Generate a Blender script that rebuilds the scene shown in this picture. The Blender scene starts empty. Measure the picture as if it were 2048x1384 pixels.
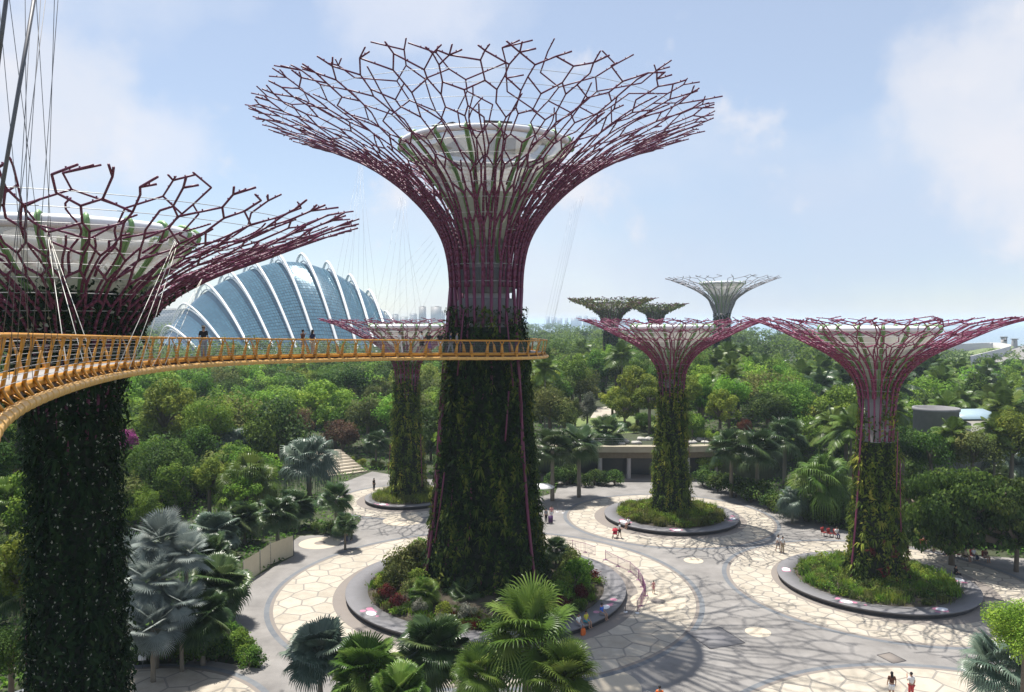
import bpy, math, random
import numpy as np
from mathutils import Vector, Matrix

# ------------------------------------------------------------------ camera, world, sun, exposure
S = bpy.context.scene
COL = S.collection
R = math.radians
CAM_H, F_PX, HOR = 23.6, 1520.0, 643.0
PITCH = math.atan((692 - HOR) / F_PX)
cd = bpy.data.cameras.new('camera'); cam = bpy.data.objects.new('camera', cd); COL.objects.link(cam)
cd.sensor_width = 36; cd.lens = F_PX / 2048 * 36; cd.clip_start = 0.1; cd.clip_end = 30000
cam.location = (0, 0, CAM_H); cam.rotation_euler = (math.pi / 2 - PITCH, 0, 0); S.camera = cam

SUN_DIR = Vector((-0.59, 0.81, 0)).normalized() * math.cos(R(69.5)) + Vector((0, 0, math.sin(R(69.5))))
sl = bpy.data.lights.new('sun', 'SUN'); sl.energy = 5.0; sl.angle = R(0.53); sl.color = (1.0, 0.955, 0.88)
so = bpy.data.objects.new('sun', sl); COL.objects.link(so)
so.rotation_euler = (-SUN_DIR).to_track_quat('-Z', 'Y').to_euler(); so.location = (-60, 60, 120)

W = bpy.data.worlds.new('World'); S.world = W; W.use_nodes = True
wn, wl = W.node_tree.nodes, W.node_tree.links
wn.clear()
wo = wn.new('ShaderNodeOutputWorld'); bg = wn.new('ShaderNodeBackground'); bg.inputs[1].default_value = 0.09
sky = wn.new('ShaderNodeTexSky'); sky.sky_type = 'NISHITA'; sky.sun_disc = False
sky.sun_elevation = R(69.5); sky.sun_rotation = math.atan2(-0.59, 0.81); sky.air_density = 1.0; sky.dust_density = 0.15; sky.ozone_density = 2.2
tc = wn.new('ShaderNodeTexCoord')
mp = wn.new('ShaderNodeMapping'); mp.inputs['Scale'].default_value = (1, 1, 1.7); mp.inputs['Location'].default_value = (1.7, 3.9, 0.6)
n1 = wn.new('ShaderNodeTexNoise'); n1.inputs['Scale'].default_value = 2.6; n1.inputs['Detail'].default_value = 9; n1.inputs['Roughness'].default_value = 0.52
cr = wn.new('ShaderNodeValToRGB'); cr.color_ramp.elements[0].position = 0.47; cr.color_ramp.elements[1].position = 0.72
cr.color_ramp.elements[0].color = (0.42, 0.42, 0.42, 1); cr.color_ramp.elements[1].color = (0.95, 0.95, 0.95, 1)
mxc = wn.new('ShaderNodeMix'); mxc.data_type = 'RGBA'
mxc.inputs['B'].default_value = (5.3, 5.75, 6.6, 1)
wl.new(tc.outputs['Generated'], mp.inputs[0]); wl.new(mp.outputs[0], n1.inputs['Vector'])
wl.new(n1.outputs['Fac'], cr.inputs[0]); wl.new(cr.outputs[0], mxc.inputs['Factor'])
wl.new(sky.outputs[0], mxc.inputs['A'])
n2 = wn.new('ShaderNodeTexNoise'); n2.inputs['Scale'].default_value = 9; n2.inputs['Detail'].default_value = 10; n2.inputs['Roughness'].default_value = 0.55; wl.new(tc.outputs['Generated'], n2.inputs['Vector'])
last = mxc.outputs['Result']
def cloud(px, py, rad, flat_, col, amt, gain, last):
    d_ = Vector(((px - 1024) / 1520, 1, (643 - py) / 1520)).normalized()
    mp_ = wn.new('ShaderNodeMapping'); mp_.inputs['Scale'].default_value = (1, 1, flat_); wl.new(tc.outputs['Generated'], mp_.inputs[0])
    vd = wn.new('ShaderNodeVectorMath'); vd.operation = 'DISTANCE'; vd.inputs[1].default_value = (d_.x, d_.y, d_.z * flat_); wl.new(mp_.outputs[0], vd.inputs[0])
    mr = wn.new('ShaderNodeMapRange'); mr.inputs[1].default_value = rad; mr.inputs[2].default_value = 0; wl.new(vd.outputs['Value'], mr.inputs[0])
    ma = wn.new('ShaderNodeMath'); ma.operation = 'MULTIPLY_ADD'; ma.inputs[1].default_value = gain; wl.new(n2.outputs['Fac'], ma.inputs[0]); wl.new(mr.outputs[0], ma.inputs[2])
    r2 = wn.new('ShaderNodeMapRange'); r2.interpolation_type = 'SMOOTHSTEP'; r2.inputs[1].default_value = gain * .5 + .12; r2.inputs[2].default_value = gain * .5 + .75; r2.inputs[4].default_value = amt; wl.new(ma.outputs[0], r2.inputs[0])
    mz = wn.new('ShaderNodeMix'); mz.data_type = 'RGBA'; mz.inputs['B'].default_value = (*col, 1); wl.new(last, mz.inputs['A']); wl.new(r2.outputs[0], mz.inputs['Factor']); return mz.outputs['Result']
for c_ in ((1650, 470, .42, 2.2, (3.7, 4.6, 6.1), .55, .5), (120, 170, .15, 1.0, (6.0, 6.1, 6.5), .6, 1.9), (50, 330, .14, 1.2, (5.8, 5.9, 6.4), .5, 1.8), (330, 300, .08, 1.0, (6.4, 6.4, 6.8), .5, 1.4), (1940, 210, .17, 1.1, (6.2, 6.2, 6.5), .62, 2.0), (2030, 350, .12, 1.2, (6.1, 6.1, 6.5), .55, 1.9), (820, 20, .16, 1.4, (6.2, 6.3, 6.8), .5, 1.5)):
    last = cloud(*c_, last)
wl.new(last, bg.inputs[0]); wl.new(bg.outputs[0], wo.inputs[0])
S.view_settings.view_transform = 'Standard'; S.view_settings.look = 'None'; S.view_settings.exposure = 0.68; S.view_settings.gamma = 1
S.cycles.max_bounces = 8; S.cycles.diffuse_bounces = 3; S.cycles.transmission_bounces = 4; S.cycles.volume_bounces = 1
S.cycles.use_denoising = True

rng = np.random.default_rng(7)
random.seed(7)

def at(px, py, Y):
    """photo pixel (2048 wide) at depth Y -> world point"""
    x = (px - 1024) / F_PX; y = (py - 692) / F_PX
    fw = math.cos(PITCH) - y * math.sin(PITCH); dn = y * math.cos(PITCH) + math.sin(PITCH)
    t = Y / fw
    return Vector((x * t, Y, CAM_H - dn * t))
def gp(px, py, z=0.0):
    """photo pixel on the horizontal plane z -> world point"""
    y = (py - 692) / F_PX
    fw = math.cos(PITCH) - y * math.sin(PITCH); dn = y * math.cos(PITCH) + math.sin(PITCH)
    t = (CAM_H - z) / dn
    return Vector(((px - 1024) / F_PX * t, fw * t, z))

# ------------------------------------------------------------------ mesh helpers
class MB:
    def __init__(s): s.V = []; s.F = []; s.n = 0
    def add(s, v, f, a=0.5, m=0):
        v = np.asarray(v, float).reshape(-1, 3); f = np.asarray(f, int)
        if len(f) == 0: return
        a = np.broadcast_to(np.asarray(a, float), (len(f),)); mm = np.broadcast_to(np.asarray(m), (len(f),))
        s.V.append(v); s.F.append((f + s.n, a, mm)); s.n += len(v)
    def mesh(s, name, mats, smooth=False):
        me = bpy.data.meshes.new(name)
        V = np.concatenate(s.V) if s.V else np.zeros((0, 3))
        me.vertices.add(len(V)); me.vertices.foreach_set('co', V.ravel())
        lt = np.concatenate([np.full(len(f), f.shape[1]) for f, a, m in s.F]); li = np.concatenate([f.ravel() for f, a, m in s.F])
        me.loops.add(len(li)); me.loops.foreach_set('vertex_index', li)
        me.polygons.add(len(lt)); ls = np.concatenate([[0], np.cumsum(lt)[:-1]])
        me.polygons.foreach_set('loop_start', ls); me.polygons.foreach_set('loop_total', lt)
        me.polygons.foreach_set('material_index', np.concatenate([m for f, a, m in s.F]).astype(np.int32))
        if smooth: me.polygons.foreach_set('use_smooth', np.ones(len(lt), bool))
        at_ = me.attributes.new('v', 'FLOAT', 'FACE'); at_.data.foreach_set('value', np.concatenate([a for f, a, m in s.F]).astype(np.float32))
        for mt in (mats if isinstance(mats, (list, tuple)) else [mats]): me.materials.append(mt)
        me.update(calc_edges=True); me.validate()
        return me
    def build(s, name, mats, parent=None, loc=None, smooth=False):
        o = bpy.data.objects.new(name, s.mesh(name, mats, smooth)); COL.objects.link(o)
        if loc is not None: o.location = loc
        if parent: o.parent = parent
        return o
    # ---- shapes
    def box(s, c, d, rz=0.0, a=0.5, m=0, tilt=None):
        x, y, z = np.array(d) / 2
        v = np.array([(i * x, j * y, k * z) for i in (-1, 1) for j in (-1, 1) for k in (-1, 1)])
        if tilt is not None: v = v @ np.array(tilt).T
        cs, sn = math.cos(rz), math.sin(rz)
        v = np.c_[v[:, 0] * cs - v[:, 1] * sn, v[:, 0] * sn + v[:, 1] * cs, v[:, 2]] + np.array(c)
        s.add(v, [(0, 1, 3, 2), (4, 6, 7, 5), (0, 4, 5, 1), (2, 3, 7, 6), (0, 2, 6, 4), (1, 5, 7, 3)], a, m)
    def edges(s, P0, P1, r0, r1=None, k=5, a=0.5, m=0, cap=True):
        """many straight tubes at once"""
        P0 = np.atleast_2d(np.asarray(P0, float)); P1 = np.atleast_2d(np.asarray(P1, float)); n = len(P0)
        if n == 0: return
        r0 = np.broadcast_to(np.asarray(r0, float), (n,)); r1 = r0 if r1 is None else np.broadcast_to(np.asarray(r1, float), (n,))
        d = P1 - P0; d /= np.maximum(np.linalg.norm(d, axis=1, keepdims=True), 1e-9)
        up = np.where(np.abs(d[:, 2:3]) > 0.9, np.array([[1., 0, 0]]), np.array([[0, 0, 1.]]))
        u = np.cross(d, up); u /= np.linalg.norm(u, axis=1, keepdims=True); w = np.cross(d, u)
        an = np.arange(k) * 2 * math.pi / k
        ring = np.cos(an)[None, :, None] * u[:, None, :] + np.sin(an)[None, :, None] * w[:, None, :]
        A = P0[:, None, :] + ring * r0[:, None, None]; B = P1[:, None, :] + ring * r1[:, None, None]
        v = np.concatenate([A, B], 1).reshape(-1, 3)
        base = (np.arange(n) * 2 * k)[:, None]
        i = np.arange(k); j = (i + 1) % k
        f = np.stack([base + i, base + j, base + k + j, base + k + i], -1).reshape(-1, 4)
        aa = np.repeat(np.broadcast_to(np.asarray(a, float), (n,)), k)
        s.add(v, f, aa, m)
        if cap:
            nb = s.n - len(v)
            f2 = np.concatenate([base + i[::-1], base + k + i], 0) + nb
            s.F.append((f2, np.full(len(f2), 0.5), np.full(len(f2), m)))
    def tube(s, pts, r, k=8, a=0.5, m=0, closed=False):
        pts = np.asarray(pts, float); n = len(pts); r = np.broadcast_to(np.asarray(r, float), (n,))
        d = np.gradient(pts, axis=0) if not closed else (np.roll(pts, -1, 0) - np.roll(pts, 1, 0))
        d /= np.maximum(np.linalg.norm(d, axis=1, keepdims=True), 1e-9)
        u = np.zeros_like(d); ref = np.array([0, 0, 1.]) if abs(d[0, 2]) < 0.9 else np.array([1., 0, 0])
        for i in range(n):
            q = ref - d[i] * (ref @ d[i]); u[i] = q / max(np.linalg.norm(q), 1e-9); ref = u[i]
        w = np.cross(d, u); an = np.arange(k) * 2 * math.pi / k
        v = pts[:, None] + (np.cos(an)[None, :, None] * u[:, None] + np.sin(an)[None, :, None] * w[:, None]) * r[:, None, None]
        i = np.arange(k); j = (i + 1) % k; f = []
        for q in range(n if closed else n - 1):
            b0, b1 = q * k, ((q + 1) % n) * k
            f.append(np.stack([b0 + i, b0 + j, b1 + j, b1 + i], -1))
        s.add(v.reshape(-1, 3), np.concatenate(f), a, m)
        if not closed:
            nb = s.n - n * k
            s.F.append((np.array([np.arange(k)[::-1], (n - 1) * k + np.arange(k)]) + nb, np.full(2, .5), np.full(2, m)))
    def lathe(s, prof, k=32, c=(0, 0, 0), a=0.5, m=0, a0=0.0, a1=2 * math.pi, noise=None):
        prof = np.asarray(prof, float); full = abs(a1 - a0 - 2 * math.pi) < 1e-6
        n = k if full else k + 1
        th = a0 + (a1 - a0) * np.arange(n) / k
        r = prof[:, 0][:, None] + (noise if noise is not None else 0)
        v = np.stack([r * np.cos(th)[None], r * np.sin(th)[None], np.broadcast_to(prof[:, 1][:, None], (len(prof), n))], -1) + np.array(c)
        f = []
        for q in range(len(prof) - 1):
            i = np.arange(k); j = (i + 1) % n
            f.append(np.stack([q * n + i, q * n + j, (q + 1) * n + j, (q + 1) * n + i], -1))
        s.add(v.reshape(-1, 3), np.concatenate(f), a, m)
    def poly(s, pts, a=0.5, m=0):
        s.add(pts, [list(range(len(pts)))], a, m)
    def ball(s, c, r, k=8, a=0.5, m=0):
        ph = np.linspace(-math.pi / 2, math.pi / 2, k // 2 + 2)
        r = np.broadcast_to(np.asarray(r, float), (3,))
        th = np.arange(k) * 2 * math.pi / k
        v = np.stack([r[0] * np.cos(ph)[:, None] * np.cos(th), r[1] * np.cos(ph)[:, None] * np.sin(th), np.broadcast_to(r[2] * np.sin(ph)[:, None], (len(ph), k))], -1) + np.array(c)
        f = []
        for q in range(len(ph) - 1):
            i = np.arange(k); j = (i + 1) % k; f.append(np.stack([q * k + i, q * k + j, (q + 1) * k + j, (q + 1) * k + i], -1))
        s.add(v.reshape(-1, 3), np.concatenate(f), a, m)
    def leaves(s, P, N, L, Wd, a=0.5, m=0, droop=0.25, down=0.0, rg=rng):
        """kite shaped leaves; P roots, N face normals"""
        P = np.asarray(P, float); n = len(P)
        if n == 0: return
        N = N / np.maximum(np.linalg.norm(N, axis=1, keepdims=True), 1e-9)
        t = rg.normal(size=(n, 3)); t[:, 2] -= down * 1.5
        t -= N * (t * N).sum(1, keepdims=True); t /= np.maximum(np.linalg.norm(t, axis=1, keepdims=True), 1e-9)
        b = np.cross(N, t)
        L = np.broadcast_to(np.asarray(L, float), (n,))[:, None]; Wd = np.broadcast_to(np.asarray(Wd, float), (n,))[:, None]
        v = np.stack([P - t * L * .5, P + b * Wd * .5 + N * L * .06, P + t * L * .5 - N * L * droop, P - b * Wd * .5 + N * L * .06], 1).reshape(-1, 3)
        s.add(v, np.arange(4 * n).reshape(n, 4), a, m)

def empty(name, loc=(0, 0, 0), rz=0.0):
    o = bpy.data.objects.new(name, None); COL.objects.link(o); o.location = loc; o.rotation_euler = (0, 0, rz); o.empty_display_size = 0.3
    return o
def tag(o, label=None, cat=None, group=None, kind=None):
    if label: o['label'] = label
    if cat: o['category'] = cat
    if group: o['group'] = group
    if kind: o['kind'] = kind
    return o
def copy_tree(o, parent=None):
    c = o.copy(); COL.objects.link(c)
    if parent: c.parent = parent
    for ch in o.children: copy_tree(ch, c)
    return c

# ------------------------------------------------------------------ materials
def newmat(name):
    m = bpy.data.materials.new(name); m.use_nodes = True; nt = m.node_tree
    return m, nt.nodes, nt.links, nt.nodes['Principled BSDF']
def mat(name, c, rough=0.6, metal=0.0, var=0.12, scale=3.0, spec=0.4, bump=0.0, trans=0.0):
    m, n, l, p = newmat(name)
    p.inputs['Roughness'].default_value = rough; p.inputs['Metallic'].default_value = metal; p.inputs['Specular IOR Level'].default_value = spec
    t = n.new('ShaderNodeTexCoord'); no = n.new('ShaderNodeTexNoise'); no.inputs['Scale'].default_value = scale; no.inputs['Detail'].default_value = 6
    l.new(t.outputs['Object'], no.inputs['Vector'])
    mx = n.new('ShaderNodeMix'); mx.data_type = 'RGBA'
    mx.inputs['A'].default_value = (*[x * (1 - var) for x in c], 1); mx.inputs['B'].default_value = (*[min(1, x * (1 + var)) for x in c], 1)
    l.new(no.outputs['Fac'], mx.inputs['Factor']); l.new(mx.outputs['Result'], p.inputs['Base Color'])
    if bump:
        b = n.new('ShaderNodeBump'); b.inputs['Strength'].default_value = bump; l.new(no.outputs['Fac'], b.inputs['Height']); l.new(b.outputs[0], p.inputs['Normal'])
    if trans:
        tr = n.new('ShaderNodeBsdfTranslucent'); l.new(mx.outputs['Result'], tr.inputs[0]); ms = n.new('ShaderNodeMixShader'); ms.inputs[0].default_value = trans
        l.new(p.outputs[0], ms.inputs[1]); l.new(tr.outputs[0], ms.inputs[2]); l.new(ms.outputs[0], n['Material Output'].inputs[0])
    return m
def fol(name, cols, trans=0.38, rough=0.6, objvar=0.3, spec=0.12):
    """foliage: colour ramp over the per leaf value, plus a per plant variation"""
    m, n, l, p = newmat(name)
    a = n.new('ShaderNodeAttribute'); a.attribute_name = 'v'
    r = n.new('ShaderNodeValToRGB'); e = r.color_ramp.elements
    while len(e) < len(cols): e.new(0.5)
    for i, c in enumerate(cols): e[i].position = i / (len(cols) - 1); e[i].color = (*c, 1)
    l.new(a.outputs['Fac'], r.inputs[0])
    oi = n.new('ShaderNodeObjectInfo'); hs = n.new('ShaderNodeHueSaturation')
    m1 = n.new('ShaderNodeMapRange'); m1.inputs[3].default_value = 1 - objvar; m1.inputs[4].default_value = 1 + objvar
    l.new(oi.outputs['Random'], m1.inputs[0]); l.new(m1.outputs[0], hs.inputs['Value'])
    m2 = n.new('ShaderNodeMapRange'); m2.inputs[3].default_value = 0.5 - objvar * 0.07; m2.inputs[4].default_value = 0.5 + objvar * 0.05
    wh = n.new('ShaderNodeMath'); wh.operation = 'FRACT'; ml = n.new('ShaderNodeMath'); ml.operation = 'MULTIPLY'; ml.inputs[1].default_value = 7.31
    l.new(oi.outputs['Random'], ml.inputs[0]); l.new(ml.outputs[0], wh.inputs[0]); l.new(wh.outputs[0], m2.inputs[0]); l.new(m2.outputs[0], hs.inputs['Hue'])
    l.new(r.outputs[0], hs.inputs['Color']); l.new(hs.outputs[0], p.inputs['Base Color'])
    p.inputs['Roughness'].default_value = rough; p.inputs['Specular IOR Level'].default_value = spec
    tr = n.new('ShaderNodeBsdfTranslucent'); l.new(hs.outputs[0], tr.inputs[0]); ms = n.new('ShaderNodeMixShader'); ms.inputs[0].default_value = trans
    l.new(p.outputs[0], ms.inputs[1]); l.new(tr.outputs[0], ms.inputs[2]); l.new(ms.outputs[0], n['Material Output'].inputs[0])
    return m
def tilemat(name, c0, c1, scale=1.2, rough=0.75):
    m, n, l, p = newmat(name)
    a = n.new('ShaderNodeAttribute'); a.attribute_name = 'v'
    t = n.new('ShaderNodeTexCoord'); no = n.new('ShaderNodeTexNoise'); no.inputs['Scale'].default_value = scale; no.inputs['Detail'].default_value = 8; no.inputs['Roughness'].default_value = .65
    l.new(t.outputs['Object'], no.inputs['Vector'])
    ad = n.new('ShaderNodeMath'); ad.operation = 'MULTIPLY_ADD'; ad.inputs[1].default_value = 0.6; l.new(a.outputs['Fac'], ad.inputs[0])
    sc = n.new('ShaderNodeMath'); sc.operation = 'MULTIPLY_ADD'; sc.inputs[1].default_value = 2.4; sc.inputs[2].default_value = -0.95; l.new(no.outputs['Fac'], sc.inputs[0]); l.new(sc.outputs[0], ad.inputs[2])
    mx = n.new('ShaderNodeMix'); mx.data_type = 'RGBA'; mx.inputs['A'].default_value = (*c0, 1); mx.inputs['B'].default_value = (*c1, 1)
    l.new(ad.outputs[0], mx.inputs['Factor']); l.new(mx.outputs['Result'], p.inputs['Base Color']); p.inputs['Roughness'].default_value = rough; p.inputs['Specular IOR Level'].default_value = .25
    return m

M = {}
M['purple'] = mat('purple_paint', (0.145, 0.026, 0.068), 0.5, var=0.18, scale=1.5)
M['pink_purple'] = mat('pink_purple_paint', (0.23, 0.042, 0.10), 0.45, var=.18, scale=1.5)
M['grey_steel'] = mat('grey_steel', (0.33, 0.30, 0.32), 0.5, var=.15)
M['cable'] = mat('cable_steel', (0.42, 0.42, 0.42), 0.45, metal=0.3)
M['dark_cable'] = mat('dark_cable', (0.13, 0.13, 0.14), 0.5, metal=0.4)
M['white_rod'] = mat('pale_rod', (0.72, 0.70, 0.62), 0.4)
M['concrete'] = mat('concrete', (0.40, 0.37, 0.36), 0.85, var=.22, scale=1.3)
M['dark_concrete'] = mat('dark_concrete', (0.20, 0.195, 0.20), 0.85, var=.25, scale=1.6)
M['membrane'] = mat('white_membrane', (0.39, 0.375, 0.345), 0.55, var=.18, scale=.7, trans=.22)
_nt = M['membrane'].node_tree; _o = _nt.nodes['Material Output']; _l = _o.inputs[0].links[0].from_socket; _tp = _nt.nodes.new('ShaderNodeBsdfTransparent'); _mx = _nt.nodes.new('ShaderNodeMixShader'); _mx.inputs[0].default_value = .34
_nt.links.new(_l, _mx.inputs[1]); _nt.links.new(_tp.outputs[0], _mx.inputs[2]); _nt.links.new(_mx.outputs[0], _o.inputs[0])
M['membrane_low'] = mat('lower_membrane', (0.29, 0.305, 0.25), 0.55, var=.1, trans=.3)
M['white'] = mat('white_paint', (0.80, 0.80, 0.80), 0.4, var=.04)
M['green_paint'] = mat('green_paint', (0.20, 0.36, 0.13), 0.45, var=.12)
M['orange'] = mat('orange_paint', (0.55, 0.25, 0.03), 0.45, var=.28, scale=1.1)
M['pale_orange'] = mat('pale_orange_paint', (0.70, 0.40, 0.12), 0.42, var=.12, scale=5)
M['deck'] = mat('grey_decking', (0.27, 0.26, 0.25), 0.8, var=.15, scale=6)
M['maroon'] = mat('maroon_steel', (0.05, 0.018, 0.02), 0.55)
M['asphalt'] = tilemat('asphalt', (0.15, 0.142, 0.135), (0.27, 0.255, 0.24), .3, .9)
M['band'] = tilemat('band_paving', (0.115, 0.125, 0.14), (0.16, 0.17, 0.18), 1.5)
M['apron'] = mat('apron_paving', (0.20, 0.175, 0.155), 0.85, var=.12, scale=1)
M['joint'] = mat('grey_joint', (0.235, 0.215, 0.19), 0.9, var=.15, scale=1)
M['tile'] = tilemat('cream_paving', (0.32, 0.282, 0.226), (0.44, 0.395, 0.325), .9)
M['granite'] = mat('dark_granite', (0.155, 0.15, 0.155), 0.62, var=.14, scale=1.5)
M['granite_face'] = mat('black_granite', (0.042, 0.04, 0.045), 0.5, var=.2)
M['soil'] = mat('soil', (0.055, 0.045, 0.03), 0.95, var=.4, scale=2)
M['disc'] = mat('cream_disc', (0.46, 0.40, 0.31), 0.8, var=.1, scale=1)
M['bark'] = mat('bark', (0.15, 0.12, 0.09), 0.9, var=.35, scale=4)
M['palm_bark'] = mat('palm_bark', (0.19, 0.165, 0.13), 0.9, var=.35, scale=6)
M['black'] = mat('matt_black', (0.012, 0.012, 0.014), 0.7)  # even black for wheels and window panes
M['lawn'] = mat('lawn_grass', (0.125, 0.165, 0.05), 0.95, var=.3, scale=.25)
M['ground'] = mat('earth_and_ground_cover', (0.045, 0.055, 0.025), 0.97, var=.5, scale=.15)
M['water'] = mat('sea_water', (0.16, 0.24, 0.30), 0.25, var=.08, scale=.004)
M['solar'] = mat('solar_panel', (0.05, 0.05, 0.06), 0.3)

F_ = {}
F_['green'] = fol('leaf_green', [(0.030, 0.070, 0.011), (0.069, 0.148, 0.018), (0.126, 0.235, 0.030), (0.207, 0.313, 0.042)])
F_['bright'] = fol('leaf_bright', [(0.061, 0.138, 0.015), (0.121, 0.244, 0.026), (0.203, 0.341, 0.043), (0.324, 0.438, 0.059)])
F_['yellow'] = fol('leaf_yellow_green', [(0.07, 0.12, 0.016), (0.135, 0.20, 0.026), (0.21, 0.275, 0.038), (0.30, 0.34, 0.05)])
F_['dark'] = fol('leaf_dark', [(0.018, 0.041, 0.010), (0.035, 0.074, 0.014), (0.063, 0.121, 0.021), (0.117, 0.180, 0.031)])
F_['olive'] = fol('leaf_olive', [(0.045, 0.06, 0.018), (0.09, 0.125, 0.03), (0.15, 0.18, 0.045), (0.20, 0.20, 0.065)])
F_['rust'] = fol('leaf_rust', [(0.045, 0.03, 0.015), (0.10, 0.055, 0.03), (0.16, 0.085, 0.05), (0.09, 0.10, 0.035)])
F_['pink'] = fol('blossom_pink', [(0.04, 0.07, 0.02), (0.30, 0.05, 0.20), (0.5, 0.09, 0.36), (0.58, 0.16, 0.45)], objvar=.05)
F_['pale'] = fol('leaf_pale', [(0.09, 0.11, 0.07), (0.17, 0.19, 0.13), (0.25, 0.25, 0.20), (0.32, 0.30, 0.25)])
F_['red'] = fol('leaf_red', [(0.04, 0.015, 0.012), (0.09, 0.02, 0.016), (0.16, 0.03, 0.025), (0.07, 0.06, 0.02)])
F_['silver'] = fol('palm_silver', [(0.12, 0.15, 0.14), (0.19, 0.225, 0.21), (0.265, 0.305, 0.285), (0.35, 0.385, 0.355)], trans=.22, rough=.45, objvar=.15)
F_['palm'] = fol('palm_green', [(0.037, 0.078, 0.013), (0.075, 0.134, 0.022), (0.125, 0.196, 0.038), (0.213, 0.258, 0.060)], trans=.28, rough=.32, objvar=.2, spec=.16)
F_['palm_dark'] = fol('palm_dark_green', [(0.019, 0.040, 0.014), (0.038, 0.075, 0.025), (0.068, 0.115, 0.038), (0.135, 0.172, 0.064)], trans=.2, rough=.3, objvar=.2, spec=.25)
F_['palm_blue'] = fol('palm_blue_green', [(0.05, 0.085, 0.06), (0.09, 0.135, 0.10), (0.14, 0.19, 0.14), (0.21, 0.26, 0.19)], trans=.2, rough=.32, objvar=.15, spec=.35)
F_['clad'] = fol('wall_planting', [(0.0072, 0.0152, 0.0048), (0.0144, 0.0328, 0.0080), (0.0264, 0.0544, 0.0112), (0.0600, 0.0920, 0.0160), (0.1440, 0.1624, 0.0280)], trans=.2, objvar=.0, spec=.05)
F_['clad_lit'] = fol('wall_planting_sunlit', [(0.026, 0.042, 0.009), (0.058, 0.096, 0.016), (0.111, 0.168, 0.025), (0.208, 0.252, 0.036), (0.364, 0.336, 0.054)], trans=.35, objvar=.0, spec=.08)  # brighter copy of the wall planting, sunlight put into the leaf colours
F_['clad_white'] = fol('white_flowering_vine', [(0.006, 0.015, 0.006), (0.012, 0.028, 0.010), (0.022, 0.045, 0.015), (0.035, 0.06, 0.02), (0.38, 0.38, 0.30)], trans=.2, objvar=.0, spec=.05)
M['clad_base'] = mat('planting_felt', (0.012, 0.016, 0.008), 0.95, var=.6, scale=1.2)

# ------------------------------------------------------------------ setting
def sheet(name, pts, m, z, kind='structure'):
    b = MB(); b.poly([(p[0], p[1], z) for p in pts]); return tag(b.build(name, m), kind=kind)
b = MB(); g = 9000
b.poly([(-g, -400, 0), (g, -400, 0), (g, 14000, 0), (-g, 14000, 0)])
tag(b.build('ground', M['ground']), kind='structure')
sheet('sea', [(150, 1250), (330, 830), (520, 700), (2400, 650), (9000, 2500), (9000, 13900), (-400, 13900), (-250, 2600), (0, 1700)], M['water'], 0.4)

asp = [(-30, 30), (-30, 45), (-22, 52.5)] + [tuple(gp(x, y))[:2] for x, y in ((522, 1338), (492, 1290), (470, 1240), (476, 1195), (484, 1168), (587, 1112), (572, 1092), (600, 1072), (700, 1066), (722, 1040), (712, 990))] + [(-22, 97), (-25, 110), (-22, 119), (-14, 113), (-5, 113), (3, 101), (6, 104), (7, 112), (5, 118), (35, 119), (33, 104), (34, 96), (37, 86), (41, 80), (46, 76), (56, 74), (75, 66), (70, 20), (40, 15), (10, 20)]
sheet('asphalt_plaza', asp, M['asphalt'], 0.004)

def clip(poly, cx, cy, r, k=72):
    P = poly
    for i in range(k):
        a = 2 * math.pi * i / k; nx, ny = math.cos(a), math.sin(a); out = []
        for q in range(len(P)):
            A, B_ = P[q], P[(q + 1) % len(P)]
            da = (A[0] - cx) * nx + (A[1] - cy) * ny - r; db = (B_[0] - cx) * nx + (B_[1] - cy) * ny - r
            if da <= 0: out.append(A)
            if (da < 0) != (db < 0):
                t = da / (da - db); out.append((A[0] + (B_[0] - A[0]) * t, A[1] + (B_[1] - A[1]) * t))
        P = out
        if len(P) < 3: return []
    return P
def ring_sheet(b, cx, cy, r0, r1, z, k=128, m=0, seg=False):
    th = np.arange(k) * 2 * math.pi / k
    v = np.concatenate([np.c_[cx + r * np.cos(th), cy + r * np.sin(th), np.full(k, z)] for r in (r0, r1)])
    i = np.arange(k); j = (i + 1) % k
    b.add(v, np.stack([i, k + i, k + j, j], -1), np.repeat(rng.random(k // 2), 2) if seg else .5, m)
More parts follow.
